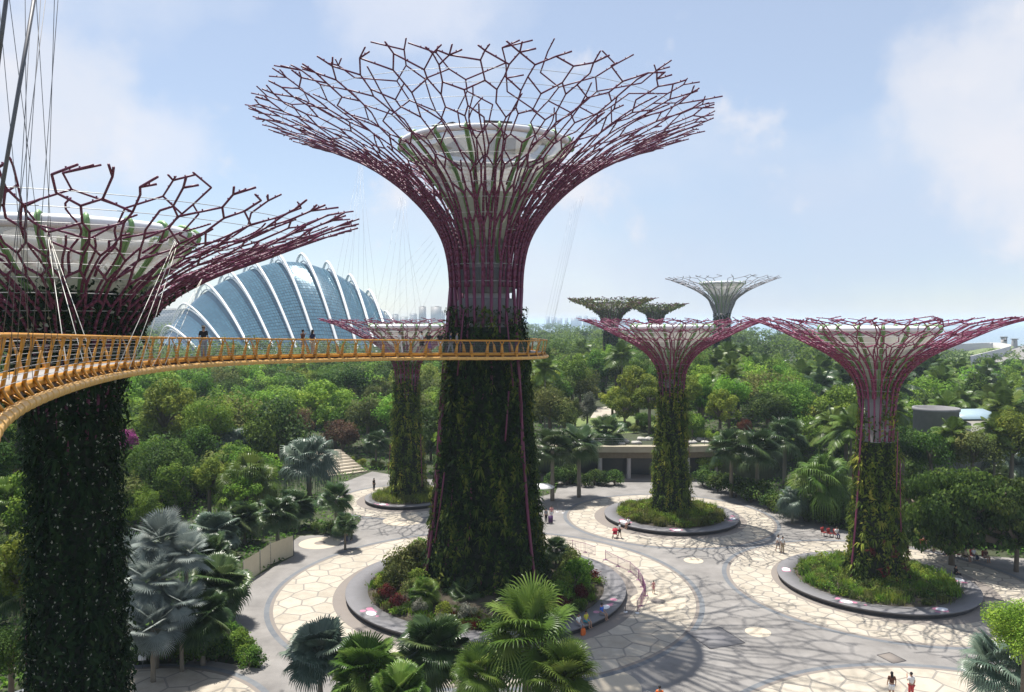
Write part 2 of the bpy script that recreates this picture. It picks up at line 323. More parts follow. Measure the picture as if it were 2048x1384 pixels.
def paving(cx, cy, r, inner, pitch, rot, seed, apron=True):
    rg = np.random.default_rng(seed)
    b = MB(); ring_sheet(b, cx, cy, max(inner - 2, .1), r - .1, 0.008, m=0)
    hs = pitch / math.sqrt(3); n = int(r / pitch) + 3
    jit = {}
    def vert(q):
        key = (round(q[0] / hs * 4), round(q[1] / hs * 4))
        if key not in jit: jit[key] = rg.uniform(-.24, .24, 2) * hs
        return (q[0] + jit[key][0], q[1] + jit[key][1])
    cs, sn = math.cos(rot), math.sin(rot)
    for i in range(-n, n + 1):
        for j in range(-n, n + 1):
            ox = pitch * (i + .5 * (j % 2)); oy = 1.5 * hs * j
            if math.hypot(ox, oy) > r + 2 or math.hypot(ox, oy) < inner - 2: continue
            P = [vert((ox + hs * math.sin(math.pi / 3 * t), oy + hs * math.cos(math.pi / 3 * t))) for t in range(6)]
            mx_, my_ = sum(p[0] for p in P) / 6, sum(p[1] for p in P) / 6
            # inset each polygon by the joint width
            Q = []
            for t in range(6):
                d = (P[t][0] - mx_, P[t][1] - my_); L = math.hypot(*d); q = max(.1, 1 - .066 / .8 / L)
                Q.append((mx_ + d[0] * q, my_ + d[1] * q))
            Q = [(cx + p[0] * cs - p[1] * sn, cy + p[0] * sn + p[1] * cs) for p in Q]
            Q = clip(Q, cx, cy, r - .42)
            if len(Q) >= 3: b.poly([(p[0], p[1], 0.013) for p in Q[::-1]], rg.random(), 1)
    ring_sheet(b, cx, cy, r - .40, r - .12, 0.013, m=3)
    ring_sheet(b, cx, cy, r - .12, r + .30, 0.012, m=2, seg=True)
    if apron: ring_sheet(b, cx, cy, inner - 1.5, inner + 1.05, 0.018, m=3)
    tag(b.build('plaza_paving', [M['joint'], M['tile'], M['band'], M['apron']]), kind='structure')
TREES = {'M': (-2.25, 66.4), 'A': (-24.0, 41.5), 'B': (-13.8, 99.8), 'C': (19.1, 90.7), 'D': (32.6, 67.6)}
paving(*TREES['M'], 18.4, 12.2, 2.1, .2, 1)
paving(-23.6, 41.4, 10.0, 3.2, 2.3, .5, 2)
paving(*TREES['B'], 9.6, 5.6, 1.45, .1, 3)
paving(18.9, 90.7, 12.4, 7.9, 1.42, .3, 4)
paving(33.2, 67.7, 13.5, 8.3, 1.42, .7, 5)
paving(25.45, 35.1, 16.4, 4.0, 2.2, .15, 6, apron=False)

def disc(name, px, py, r, label, m='disc', z=0.009, inner=None):
    p = gp(px, py); b = MB(); ring_sheet(b, 0, 0, .01, r, z, 48)
    b.poly([(0.011 * math.cos(t), 0.011 * math.sin(t), z) for t in np.arange(6) * math.pi / 3])
    o = b.build(name, M[m], loc=(p.x, p.y, 0)); tag(o, label, 'paving disc', 'pale discs set in the plaza')
    if inner:
        c = MB(); ring_sheet(c, 0, 0, .01, inner, z + .012, 32); c.build('drain_cover', M['apron'], o)
    return o
disc('paving_disc', 1387, 1121, 0.95, 'small pale disc in the asphalt between the three paved circles')
disc('paving_disc', 1516, 1264, 0.95, 'small pale disc in the asphalt right of the dark square hatch')
disc('paving_disc', 1316, 1203, 2.3, 'large pale disc with a round drain cover beside the purple barrier', z=.019, inner=.62)
disc('paving_disc', 1190, 1374, 3.0, 'broad pale disc at the lower edge beside the big fan palm', z=.009)
disc('paving_disc', 806, 1041, 2.4, 'pale disc with a drain cover in front of the small back planter', z=.02, inner=.55)
disc('paving_disc', 640, 1086, 2.2, 'pale disc shaded by palms behind the cream hoarding', z=.009, inner=.6)
for (px, py, w, h, lab) in ((1430, 1275, 3.0, 3.2, 'dark square hatch in the asphalt beside the large paved circle'), (1783, 1316, 1.2, 1.4, 'square outlined hatch cover in the asphalt near the front paved circle')):
    p = gp(px, py); b = MB(); b.box((0, 0, .004), (w, h, .012), .35)
    o = b.build('hatch_cover', M['granite'] if w > 2 else M['apron'], loc=(p.x, p.y, .004)); tag(o, lab, 'hatch cover')
    b = MB()
    for sx, sy, dx, dy in ((0, h / 2, w, .07), (0, -h / 2, w, .07), (w / 2, 0, .07, h - .08), (-w / 2, 0, .07, h - .08)):
        q = Vector((sx, sy, 0)); q.rotate(Matrix.Rotation(.35, 3, 'Z')); b.box((q.x, q.y, .008), (dx, dy, .012), .35)
    b.build('frame', M['granite_face'], o)

# ------------------------------------------------------------------ planter rings
def planter(tk, ro, ri, h, label, bed_h, soil_r, seed):
    cx, cy = TREES[tk]; t = empty('planter_ring', (cx, cy, 0)); tag(t, label, 'planter', 'round granite planters')
    b = MB(); b.lathe([(ro - .22, 0), (ro - .12, h - .14), (ro - .12, h - .12)], 96); b.build('wall', M['granite_face'], t, smooth=True)
    b = MB(); b.lathe([(ro - .12, h - .12), (ro, h - .11), (ro, h), (ro - .02, h + .012), (ri, h + .012), (ri, h - .35)], 96); b.build('coping', M['granite'], t)
    b = MB(); nz = np.random.default_rng(seed).normal(0, .05, (7, 96)); b.lathe([(ri + .05, h - .1), (ri - .3, h + .02), (ri * .85, h + bed_h * .35), (ri * .7, h + bed_h * .7), (ri * .5, h + bed_h), (ri * .3, h + bed_h), (.5, h + bed_h)], 96, noise=nz); b.build('soil_bed', M['soil'], t)
    return t
P_ = {}
P_['M'] = planter('M', 12.2, 10.3, .5, 'largest dark granite ring planter around the central supertree', .9, 10, 1)
P_['C'] = planter('C', 7.95, 6.3, .48, 'granite ring planter with tall grasses in front of the terrace building', .25, 6, 2)
P_['D'] = planter('D', 8.3, 6.75, .48, 'granite ring planter with bushy grasses at the right', .25, 6, 3)
P_['B'] = planter('B', 5.6, 4.6, .48, 'smallest granite ring planter behind the central supertree', .25, 6, 4)
M['sticker'] = mat('white_sticker', (.72, .72, .74), .5); M['sticker_pink'] = mat('pink_sticker', (.42, .17, .25), .5, var=.5, scale=3)
for tk, spots, rm in (('M', (-142, -30), 11.3), ('C', (-150, -97, -20), 7.15), ('D', (-132, -75, -2, 160), 7.5), ('B', (-120,), 5.1)):
    for dg in spots:
        b = MB(); a = R(dg); c = Vector((rm * math.cos(a), rm * math.sin(a), 0))
        th = np.arange(24) * 2 * math.pi / 24
        for i in range(7):
            q = rng.normal(0, .5, 2); rr = rng.uniform(.12, .3)
            loc = np.c_[q[1] * .5 + rr * np.cos(th), q[0] * 1.5 + rr * np.sin(th)]
            b.poly(np.c_[c.x + loc[:, 0] * math.cos(a) - loc[:, 1] * math.sin(a), c.y + loc[:, 0] * math.sin(a) + loc[:, 1] * math.cos(a), np.full(24, .516 + .001 * i - (.02 if tk != 'M' else 0))], m=0)
        loc = np.c_[.36 * np.cos(th), .52 * np.sin(th)]
        b.poly(np.c_[c.x + loc[:, 0] * math.cos(a) - loc[:, 1] * math.sin(a), c.y + loc[:, 0] * math.sin(a) + loc[:, 1] * math.cos(a), np.full(24, .526 - (.02 if tk != 'M' else 0))], m=1)
        b.build('sticker', [M['sticker_pink'], M['sticker']], P_[tk])

# ------------------------------------------------------------------ supertrees
class Prof:
    """(r, z) polyline smoothed and parametrised by arc length"""
    def __init__(s, pts):
        p = np.array(pts, float)
        n = len(p); tt = np.arange(n); t2 = np.linspace(0, n - 1, (n - 1) * 8 + 1)
        def cr(y):
            out = []
            for t in t2:
                i = min(int(t), n - 2); u = t - i
                p0, p1, p2, p3 = y[max(i - 1, 0)], y[i], y[i + 1], y[min(i + 2, n - 1)]
                out.append(.5 * ((2 * p1) + (-p0 + p2) * u + (2 * p0 - 5 * p1 + 4 * p2 - p3) * u * u + (-p0 + 3 * p1 - 3 * p2 + p3) * u ** 3))
            return np.array(out)
        s.r, s.z = cr(p[:, 0]), cr(p[:, 1])
        d = np.hypot(np.diff(s.r), np.diff(s.z)); s.s = np.concatenate([[0], np.cumsum(d)]); s.L = s.s[-1]
    def pt(s, th, q, off=0.0):
        r = np.interp(q, s.s, s.r) + off; z = np.interp(q, s.s, s.z); return np.stack([r * np.cos(th), r * np.sin(th), z], -1)
    def rz(s, z): return np.interp(z, s.z, s.r)

def inner(p, d):
    q = Prof([(0, 0), (1, 1)]); k = np.clip((p.s - p.s[-1] * .5) / (p.s[-1] * .3), 0, 1); q.r, q.z = p.r - d * (1 - .3 * k), p.z + d * .8 * k; q.s = np.concatenate([[0], np.cumsum(np.hypot(np.diff(q.r), np.diff(q.z)))]); q.L = q.s[-1]; return q
def lattice(prof, K, z_neck, step, r_neck, r_tip, seed, mat_, parent, jit=.31, lights=True, prune=.38, expo=.05, trunk=True):
    rg = np.random.default_rng(seed)
    s0 = np.interp(z_neck, prof.z, prof.s); L = prof.L
    # level positions: long members at the neck, even ones in the canopy
    lev = [s0]; i = 0
    while lev[-1] < L - step * .6: lev.append(lev[-1] + step * (1.25 if i % 2 == 0 else 1.0) * (1.35 if i < 2 else 1)); i += 1
    lev = np.array(lev); lev = s0 + (lev - s0) * (L - s0) / (lev[-1] - s0); nl = len(lev)
    dth = 2 * math.pi / K
    node = {}
    for j in range(nl):
        off = .5 * ((j // 2 + (j % 2 and 0)) % 2)
        grow = min(1, j / 3)
        for i in range(K):
            th = (i + off + rg.uniform(-jit, jit) * grow) * dth
            s = lev[j] + rg.uniform(-.33, .33) * step * grow
            node[(j, i)] = [th, min(s, L + .3)]
    # vertical members keep roughly one bearing
    for j in range(0, nl - 1, 2):
        for i in range(K): node[(j + 1, i)][0] = node[(j, i)][0] + rg.uniform(-.16, .16) * dth
    if not trunk: s0 = s0 + step
    E_ = [[] for _ in range(K)]; lost = set()
    def add(own, a, b_):
        E_[own % K].append((a[0], a[1], b_[0], b_[1]))
    for j in range(nl - 1):
        for i in range(K):
            a = node[(j, i)]
            if j < 2 and (i % 2 or not trunk): continue        # half as many ribs on the trunk, each forking once
            if j % 2 == 0:
                add(i, a, node[(j + 1, i)])
                continue
            m = (j // 2) % 2
            # targets at level j+1 sit half a cell to either side
            tl, tr = (i - 1, i) if m == 0 else (i, i + 1)
            if j + 1 > nl - 1: continue
            full = j < 2
            keep = [True, True]
            if not full and rg.random() < prune:
                kk = (i + j // 2) % 2; nd_ = (j, (tl, tr)[kk] % K)
                if nd_ not in lost: keep[kk] = False; lost.add(nd_)
            if j == 1: keep = [True, True]
            for kk, t in enumerate((tl, tr)):
                nd = list(node[(j + 1, t % K)])
                if t < 0: nd[0] -= 2 * math.pi
                if t >= K: nd[0] += 2 * math.pi
                if keep[kk]: add(i, a, nd)
                elif rg.random() < .42:
                    f = rg.uniform(.35, .6); add(i, a, [a[0] + (nd[0] - a[0]) * f, a[1] + (nd[1] - a[1]) * f])
    top = nl - 1
    for i in range(K):   # loose tips past the rim
        a = node[(top, i)]
        for q in range(int(rg.integers(1, 4))):
            add(i, a, [a[0] + rg.uniform(-.5, .5) * dth, a[1] + step * rg.uniform(.3, 1.05)])
    nsub = 3
    for i in range(K):   # inner layer of nearly straight ribs
        if rg.random() < .6:
            u = np.linspace(0, rg.uniform(.6, 1.0), 16); w = rg.uniform(-1.1, 1.1) + .35 * np.sin(np.linspace(0, 9, 16) + i); tt = (i + .25 + w * u) * dth; ss = s0 + (L - s0) * u
            for q in range(15): E_[i].append((tt[q], ss[q], tt[q + 1], ss[q + 1], -.22))
    for i in range(K):
        b = MB(); th0 = i * dth
        P0, P1, r0, r1 = [], [], [], []
        # rib up the trunk
        off = .24 if rg.random() < expo else -.30
        zs = np.linspace(0.3, z_neck, 9); rr = prof.rz(zs) + off * np.clip((z_neck - zs) / 4, 0, 1)
        if i % 2 == 0 and trunk: b.tube(np.c_[rr * np.cos(th0), rr * np.sin(th0), zs], r_neck, 6)
        for q in range(3):     # slender diagonal braces on the trunk
            if trunk and rg.random() < expo * .5:
                za = rg.uniform(2, z_neck - 7); zb = za + rg.uniform(4, 7); zz = np.linspace(za, zb, 5); tt = th0 + np.linspace(0, dth * rg.choice([-1, 1]), 5)
                b.tube(np.c_[(prof.rz(zz) + .4) * np.cos(tt), (prof.rz(zz) + .4) * np.sin(tt), zz], r_neck * .5, 5)
        for (ta, sa, tb, sb, *io) in E_[i]:
            u = np.linspace(0, 1, nsub + 1); tt = ta + (tb - ta) * u; ss = sa + (sb - sa) * u
            ex = np.clip(ss - L, 0, None); pts = prof.pt(tt, np.minimum(ss, L), io[0] if io else 0)
            pts[:, :2] += np.c_[np.cos(tt), np.sin(tt)] * ex[:, None]; pts[:, 2] += ex * .25
            rad = r_neck + (r_tip - r_neck) * np.clip((ss - s0) / (L - s0) * 1.6, 0, 1)
            if not io and (sa - s0) / (L - s0) > .55: pts = pts[[0, -1]]; rad = rad[[0, -1]]
            P0 += list(pts[:-1]); P1 += list(pts[1:]); r0 += list(rad[:-1]); r1 += list(rad[1:])
            if lights and not io and rg.random() < .75:
                c = pts[0] * .45 + pts[-1] * .55; b.box(c + np.array([0, 0, r_tip * 1.5]), (r_tip * 1.1,) * 3, rg.random() * 3)
        b.edges(P0, P1, np.array(r0), np.array(r1), 6)
        b.build('branch', mat_, parent)

def bowl(prof, parent, ribs, top, rim_r, membrane, low, rim=True):
    """white funnel with rolled rim and green ribs"""
    pr = Prof(prof); k = ribs * 4
    zc = prof[-1][1] - (prof[-1][1] - prof[0][1]) * .42
    # membrane sags a little between ribs
    def part(z0, z1, name, m):
        zs = np.linspace(z0, z1, 12); r = pr.rz(zs); th = np.arange(k); sag = -.045 * (1 - np.cos(th * 2 * math.pi / 4)) * .5
        b = MB(); b.lathe(np.c_[r, zs], k, noise=sag[None] * r[:, None]); b.build(name, m, parent, smooth=True)
    part(prof[0][1], zc, 'lower_membrane', low); part(zc + .003, prof[-1][1], 'upper_membrane', membrane)
    r1, z1 = prof[-1]
    if rim:
        b = MB(); th = np.linspace(0, 2 * math.pi, 96, endpoint=False); b.tube(np.c_[(r1 - rim_r * .35) * np.cos(th), (r1 - rim_r * .35) * np.sin(th), np.full(96, z1 + rim_r * .55)], rim_r, 10, closed=True); b.build('rolled_rim', M['white'], parent, smooth=True)
    b = MB(); b.lathe([(r1 * .62, z1 + rim_r * .6), (r1 * .6, z1 + rim_r * 1.1), (.3, z1 + rim_r * 1.3)], 48); b.build('roof_deck', M['membrane'], parent)
    for i in range(ribs):
        th = 2 * math.pi * i / ribs; b = MB(); zs = np.linspace(prof[0][1] - .2, z1, 12); r = pr.rz(np.maximum(zs, prof[0][1])) + .10
        for dt in (-.085, .085):
            q = th + dt / np.maximum(r, 1.0); b.tube(np.c_[r * np.cos(q), r * np.sin(q), zs], np.linspace(.06, .10, 12), 5)
        # collar plate round the rim
        rr = rim_r * 1.18; aa = np.linspace(-1.2, 3.6, 9); cr_ = r1 - rim_r * .35
        pts = np.c_[(cr_ + rr * np.cos(aa)) * math.cos(th), (cr_ + rr * np.cos(aa)) * math.sin(th), z1 + rim_r * .55 + rr * np.sin(aa)]; b.tube(pts, .13, 4)
        b.build('green_rib', M['green_paint'], parent)
    if top:
        for i in range(8):
            a = 2 * math.pi * i / 8 + .2; b = MB(); b.box((r1 * .72 * math.cos(a), r1 * .72 * math.sin(a), z1 + rim_r * 2 + .35), (1.5, 2.2, .08), a); b.edges([(r1 * .72 * math.cos(a), r1 * .72 * math.sin(a), z1 + rim_r)], [(r1 * .72 * math.cos(a), r1 * .72 * math.sin(a), z1 + rim_r * 2 + .33)], .05)
            b.build('solar_panel', M['solar'], parent)

def cladding(prof, z0, z1, dens, size, parent, m, seed, base_off=-.12, out=.4, fade=1.5, vmap=None, droop=.3):
    rg = np.random.default_rng(seed)
    zs = np.linspace(z0, z1 - fade * .8, 14); k = 40; r = prof.rz(zs) + base_off
    b = MB(); b.lathe(np.c_[r, zs], k, noise=rg.normal(0, .05, (14, k))); b.build('planting_felt', M['clad_base'], parent)
    rm = prof.rz(np.linspace(z0, z1, 20)); area = 2 * math.pi * rm.mean() * (z1 - z0); n = int(area * dens)
    th = rg.uniform(0, 2 * math.pi, n); z = z0 + (z1 - z0) * rg.random(n) ** 1.05
    # columns and patches of different plants
    def nz(f1, f2, ph): return np.sin(th * f1 + ph + 1.7 * np.sin(z * f2 + ph * 2)) * np.sin(z * f2 * 1.7 + th * 2 + ph)
    pat = nz(9, .35, seed) + .6 * nz(17, .8, seed + 2) + .5 * nz(31, .5, seed + 5)
    edge = z > z1 - fade - .8 * nz(11, .4, 3)
    keep = ~(edge & (rg.random(n) < .6)) & (rg.random(n) < .80 + .2 * np.tanh(pat))
    th, z, pat = th[keep], z[keep], pat[keep]; n = len(th)
    off = out * (.15 + .85 * rg.random(n) ** 1.6) * (1 + .8 * np.tanh(pat))
    r = prof.rz(z) + base_off + off
    P = np.c_[r * np.cos(th), r * np.sin(th), z]
    N = np.c_[np.cos(th), np.sin(th), np.full(n, .5)] + rg.normal(0, .55, (n, 3))
    L = size * rg.uniform(.6, 1.5, n) * np.where(rg.random(n) < .12 + .1 * np.tanh(pat), 2.1, 1.0)
    v = np.clip(.38 + .34 * pat + .15 * np.sin(z * .5 + th * 3) + rg.normal(0, .2, n), 0, 1) if vmap is None else vmap(pat, rg, n)
    if vmap is not None: L = np.where(v > .95, size * .62, L)
    b = MB(); b.leaves(P, N, L, np.minimum(L * rg.uniform(.35, .7, n), size * .75), v, down=.8, droop=droop, rg=rg)
    b.build('climbing_plants', m, parent)
    # hanging ferns in clumps
    nc = int(area * .55); tc_ = rg.uniform(0, 2 * math.pi, nc); zc = rg.uniform(z0 + .4, z1 - fade, nc); rc = prof.rz(zc) + base_off + .25; kk = 13
    C_ = np.repeat(np.c_[rc * np.cos(tc_), rc * np.sin(tc_), zc], kk, 0); O_ = np.repeat(np.c_[np.cos(tc_), np.sin(tc_), np.zeros(nc)], kk, 0); sz = np.repeat(rg.uniform(.45, 1.0, nc), kk)[:, None]
    d = O_ * .65 + rg.normal(0, .6, O_.shape) + np.array([0, 0, -.15]); d /= np.linalg.norm(d, axis=1, keepdims=True); sd = np.cross(d, np.array([0, 0, 1.])); sd /= np.maximum(np.linalg.norm(sd, axis=1, keepdims=True), 1e-6)
    mid = C_ + d * sz * .5 + np.array([0, 0, .08]); tip = C_ + d * sz - np.array([0, 0, .35]) * sz; V = np.stack([C_, mid + sd * sz * .09, tip, mid - sd * sz * .09], 1).reshape(-1, 3)
    b = MB(); b.add(V, np.arange(len(V)).reshape(-1, 4), np.clip(np.repeat(rg.uniform(.2, .9, nc), kk) * (.75 if vmap is not None else 1) + rg.normal(0, .08, nc * kk), 0, .72 if vmap is not None else 1)); b.build('hanging_ferns', m, parent)

def hoops(prof, z0, n, r, parent, seed, extra=0, m='cable'):
    b = MB(); s0 = np.interp(z0, prof.z, prof.s)
    for s in np.linspace(s0, prof.L * .97, n):
        th = np.linspace(0, 2 * math.pi, 48, endpoint=False); pts = prof.pt(th, np.full(48, s), -.1); b.tube(pts, r * (1.6 if s < s0 + (prof.L - s0) * .45 else 1), 4, closed=True)
    b.build('cable_hoops', M[m], parent)

def core(parent, r, z1, collar=None):
    b = MB(); b.lathe([(r, 0), (r, z1), (.1, z1 + .01)], 28); b.build('concrete_core', M['concrete'], parent, smooth=False)
    if collar:
        b = MB(); r2, a, c = collar; b.lathe([(r, a), (r2, a + .15), (r2, c - .15), (r, c)], 28)
        for i in range(24): t = i * math.pi / 12; b.box((r2 * math.cos(t), r2 * math.sin(t), (a + c) / 2), (.12, .12, (c - a) * .9), t)
        b.build('collar', M['dark_concrete'], parent)

def white_v(pat, rg, n):
    v = np.clip(.35 + .15 * pat + rg.normal(0, .15, n), 0, .72); w = rg.random(n) < .085 * (1 + .9 * np.tanh(pat)); v[w] = 1.0; return v

# central
pM = Prof([(5.6, 0), (5.0, 3), (4.35, 8), (3.75, 15), (3.35, 21), (3.12, 25), (3.14, 27), (3.32, 28.8), (3.8, 30.6), (4.75, 32.3), (6.2, 34), (8.3, 35.8), (11.2, 37.6), (14.2, 38.9), (16.8, 39.9), (18.4, 40.4)])
t = empty('supertree', (*TREES['M'], 0)); tag(t, 'tallest steel supertree in the centre with wide purple branches over a white funnel', 'supertree', 'steel supertrees')
core(t, 1.95, 31, (2.25, 26.0, 28.2)); lattice(pM, 54, 26.5, 1.2, .14, .058, 11, M['purple'], t, prune=.17, expo=.26)
lattice(inner(pM, .32), 32, 31.5, 1.35, .08, .05, 71, M['purple'], t, prune=.4, trunk=False)
b = MB(); b.lathe([(2.3, 23.6), (2.55, 23.8), (2.6, 25.3), (2.25, 25.6)], 28); b.build('planter_collar', M['dark_concrete'], t)
bowl([(2.0, 28.7), (2.1, 30.5), (2.9, 33.1), (4.7, 36), (6.7, 37.9), (7.35, 38.5)], t, 18, True, .27, M['membrane'], M['membrane_low'])
hoops(pM, 27, 15, .018, t, 1)
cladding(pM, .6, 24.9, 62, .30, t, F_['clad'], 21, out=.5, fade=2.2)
# near left
pA = Prof([(2.5, 0), (2.25, 4), (2.05, 10), (2.0, 17), (2.3, 20.5), (2.95, 22.3), (3.95, 23.8), (5.4, 25.1), (7.6, 26.3), (10.1, 27.3), (12.6, 28.35), (14.5, 29.1)])
t = empty('supertree', (*TREES['A'], 0)); tag(t, 'near supertree cut by the left edge, its dark trunk covered in white flowering vines', 'supertree', 'steel supertrees')
core(t, 1.25, 23, None); lattice(pA, 52, 20.5, 1.05, .10, .052, 12, M['purple'], t, prune=.18)
lattice(inner(pA, .26), 34, 25.2, 1.15, .07, .044, 72, M['purple'], t, prune=.4, trunk=False)
bowl([(2.0, 23.2), (3.2, 24.7), (4.7, 26.3), (5.9, 27.7), (6.2, 28.15)], t, 20, False, .34, M['membrane'], M['membrane_low'])
hoops(pA, 22, 11, .016, t, 2)
cladding(Prof([(2.5, 0), (2.25, 4), (2.05, 10), (2.0, 17), (2.3, 20), (2.75, 21.8), (3.3, 23.3), (3.6, 24.8), (3.8, 26.4)]), .3, 26.4, 70, .27, t, F_['clad_white'], 22, out=.55, fade=1.4, vmap=white_v)
rg = np.random.default_rng(77); n = 9000; th = rg.uniform(0, 2 * math.pi, n); z = 20.2 + 5.6 * rg.random(n) ** 1.25; kp = rg.random(n) < np.clip((25.8 - z) / 2.2 + .25 * np.sin(th * 9) + .2 * np.sin(th * 4 + z), .0, 1)
th, z = th[kp], z[kp]; r = pA.rz(z) + rg.uniform(-.45, .22, len(th)); b = MB()
b.leaves(np.c_[r * np.cos(th), r * np.sin(th), z], rg.normal(size=(len(th), 3)) + np.c_[np.cos(th), np.sin(th), th * 0], .30, .19, white_v(np.zeros(len(th)), rg, len(th)), down=.6, rg=rg); b.build('climbing_vines', F_['clad_white'], t)
# three smaller
pS = Prof([(2.45, 0), (2.2, 3), (1.85, 7), (1.6, 12), (1.52, 15.5), (1.6, 17.2), (1.95, 18.3), (2.8, 19.5), (4.3, 20.7), (6.6, 21.9), (8.8, 23.0), (10.4, 23.6)])
for tk, lab, seed, dens, fm, rot in (('B', 'slim supertree behind the skyway, left of the central supertree', 31, 62, 'clad_lit', .0),
                         ('C', 'slim supertree with tall grasses at its foot, standing before the terrace building', 32, 62, 'clad_lit', .4),
                         ('D', 'slim supertree at the right with red bromeliads at its foot and wide purple branches', 33, 62, 'clad_lit', .8)):
    t = empty('supertree', (*TREES[tk], 0), rot); tag(t, lab, 'supertree', 'steel supertrees')
    core(t, 1.0, 18.5, None); lattice(pS, 38, 16.8, .95, .085, .050, seed, M['pink_purple'], t, prune=.2)
    lattice(inner(pS, .18), 26, 18.6, 1.0, .055, .04, seed + 70, M['pink_purple'], t, prune=.4, trunk=False)
    bowl([(1.05, 17.2), (1.3, 18.4), (2.3, 20.0), (3.7, 21.6), (4.5, 22.4), (4.75, 22.8)], t, 16, False, .26, M['membrane'], M['membrane_low'])
    hoops(pS, 13, 14, .016, t, 3)
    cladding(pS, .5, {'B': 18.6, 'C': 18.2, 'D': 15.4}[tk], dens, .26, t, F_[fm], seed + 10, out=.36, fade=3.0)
    cladding_top = MB(); rg = np.random.default_rng(seed + 50); n = 2600
    th = rg.uniform(0, 2 * math.pi, n); z = 15 + 5.6 * rg.random(n) ** 1.5; k_ = np.sin(th * 3 + seed) + .5 * np.sin(th * 7) + rg.normal(0, .3, n) > .35
    th, z = th[k_], z[k_]; r = pS.rz(z) + rg.uniform(-.25, .1, len(th))
    cladding_top.leaves(np.c_[r * np.cos(th), r * np.sin(th), z], rg.normal(size=(len(th), 3)) + np.c_[np.cos(th), np.sin(th), th * 0], .3, .16, rg.uniform(.2, .9, len(th)), rg=rg)
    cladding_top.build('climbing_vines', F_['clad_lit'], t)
    if tk == 'D':
        b = MB(); n = 420; th = rg.uniform(math.pi, 2 * math.pi, n); z = .7 + 4 * rg.random(n) ** 1.3; k_ = np.sin(th * 8) * np.sin(z * 2.1) > .25; th, z = th[k_], z[k_]; r = pS.rz(z) + .5
        b.leaves(np.c_[r * np.cos(th), r * np.sin(th), z], rg.normal(size=(len(th), 3)) + np.c_[np.cos(th), np.sin(th), th * 0 + .5], .6, .2, rg.random(len(th)), rg=rg); b.build('red_bromeliads', F_['red'], t)
# distant three
for (px, rimy, Y, Rc, lab, seed, planted) in ((1222, 598, 257, 14.9, 'distant supertree with leafy canopy, leftmost of the three far ones', 41, 1), (1311, 609, 294, 11.8, 'distant supertree partly hidden between two others, small leafy canopy', 42, 1), (1445, 558, 246, 17.9, 'tallest of the distant supertrees, grey bare branches around a white funnel', 43, 0)):
    zr = at(px, rimy, Y).z; X = at(px, rimy, Y).x; s = Rc / 17.9
    rt = 2.4 if planted else 2.7
    pE = Prof([(rt * 1.15, 0), (rt, 8), (rt * .92, zr - 14 * s), (rt, zr - 11 * s), (rt * 1.35, zr - 8.5 * s), (4.6 * s, zr - 6.5 * s), (7.6 * s, zr - 4.2 * s), (11.5 * s, zr - 2.2 * s), (Rc * .95, zr)])
    t = empty('supertree', (X, Y, 0), seed); tag(t, lab, 'supertree', 'steel supertrees')
    core(t, 1.5, zr - 11 * s, None); lattice(pE, 32, zr - 12 * s, 1.7, .16, .085, seed, M['grey_steel'] if not planted else M['purple'], t, lights=False)
    cladding(pE, .5, zr - 11 * s, 12, .6, t, F_['clad'], seed, out=.4)
    bowl([(1.6, zr - 11 * s), (2.4, zr - 7.5 * s), (4.9 * s, zr - 3.6 * s), (7.0 * s, zr - 1.6 * s)], t, 14, False, .4, M['membrane'], M['membrane_low'])
    if planted:
        rg = np.random.default_rng(seed); n = 5200; q = np.interp(zr - 9 * s, pE.z, pE.s) + (pE.L - np.interp(zr - 9 * s, pE.z, pE.s)) * rg.random(n) ** .8; th = rg.uniform(0, 6.283, n)
        k_ = np.sin(th * 9 + q) + np.sin(q * 1.7 + th * 4) + rg.normal(0, .6, n) > -.5; P = pE.pt(th[k_], q[k_]); b = MB()
        b.leaves(P + rg.normal(0, .25, P.shape), rg.normal(size=P.shape), .75, .45, rg.random(len(P)), rg=rg); b.build('canopy_vines', F_['olive'], t)

# ------------------------------------------------------------------ skyway
def spline(pts, step):
    p = np.array(pts, float); n = len(p); out = []
    for i in range(n - 1):
        p0, p1, p2, p3 = p[max(i - 1, 0)], p[i], p[i + 1], p[min(i + 2, n - 1)]
        for u in np.linspace(0, 1, 24, endpoint=False): out.append(.5 * (2 * p1 + (p2 - p0) * u + (2 * p0 - 5 * p1 + 4 * p2 - p3) * u * u + (3 * p1 - p0 - 3 * p2 + p3) * u ** 3))
    out.append(p[-1]); out = np.array(out); s = np.concatenate([[0], np.cumsum(np.linalg.norm(np.diff(out, axis=0), axis=1))])
    q = np.arange(0, s[-1], step); return np.stack([np.interp(q, s, out[:, i]) for i in range(out.shape[1])], 1)
SKY = [(1.6, -3.2, 23.45), (-.2, -.1, 23.45), (-1.5, 1.7, 23.45), (-4.1, 5.7, 23.42), (-8.3, 12.3, 23.38), (-11.5, 19.4, 23.24), (-14.4, 28.1, 23.03), (-16.0, 36.9, 22.80), (-15.3, 44.3, 22.60), (-12.9, 51.6, 22.36), (-8.6, 57.0, 22.2), (-5.5, 59.2, 22.12), (-2.6, 60.2, 22.07), (.6, 61.2, 22.04), (2.5, 63.4, 22.02), (3.05, 66.4, 22.0), (2.1, 69.8, 22.0), (-.5, 71.9, 22.0), (-3.5, 72.3, 22.0)]
E0 = spline(SKY, .25)
tn = np.gradient(E0[:, :2], axis=0); tn /= np.linalg.norm(tn, axis=1, keepdims=True)
nin = np.c_[-tn[:, 1], tn[:, 0]]        # points to the inside (left of travel)
def sk(off, dz, q=slice(None)): return np.c_[E0[q, :2] + nin[q] * off, E0[q, 2] + dz]
WID = 1.95
tS = empty('skyway', (E0[60, 0], E0[60, 1], 0)); tag(tS, 'long curved orange aerial walkway sweeping from the left edge to the central supertree', 'walkway')
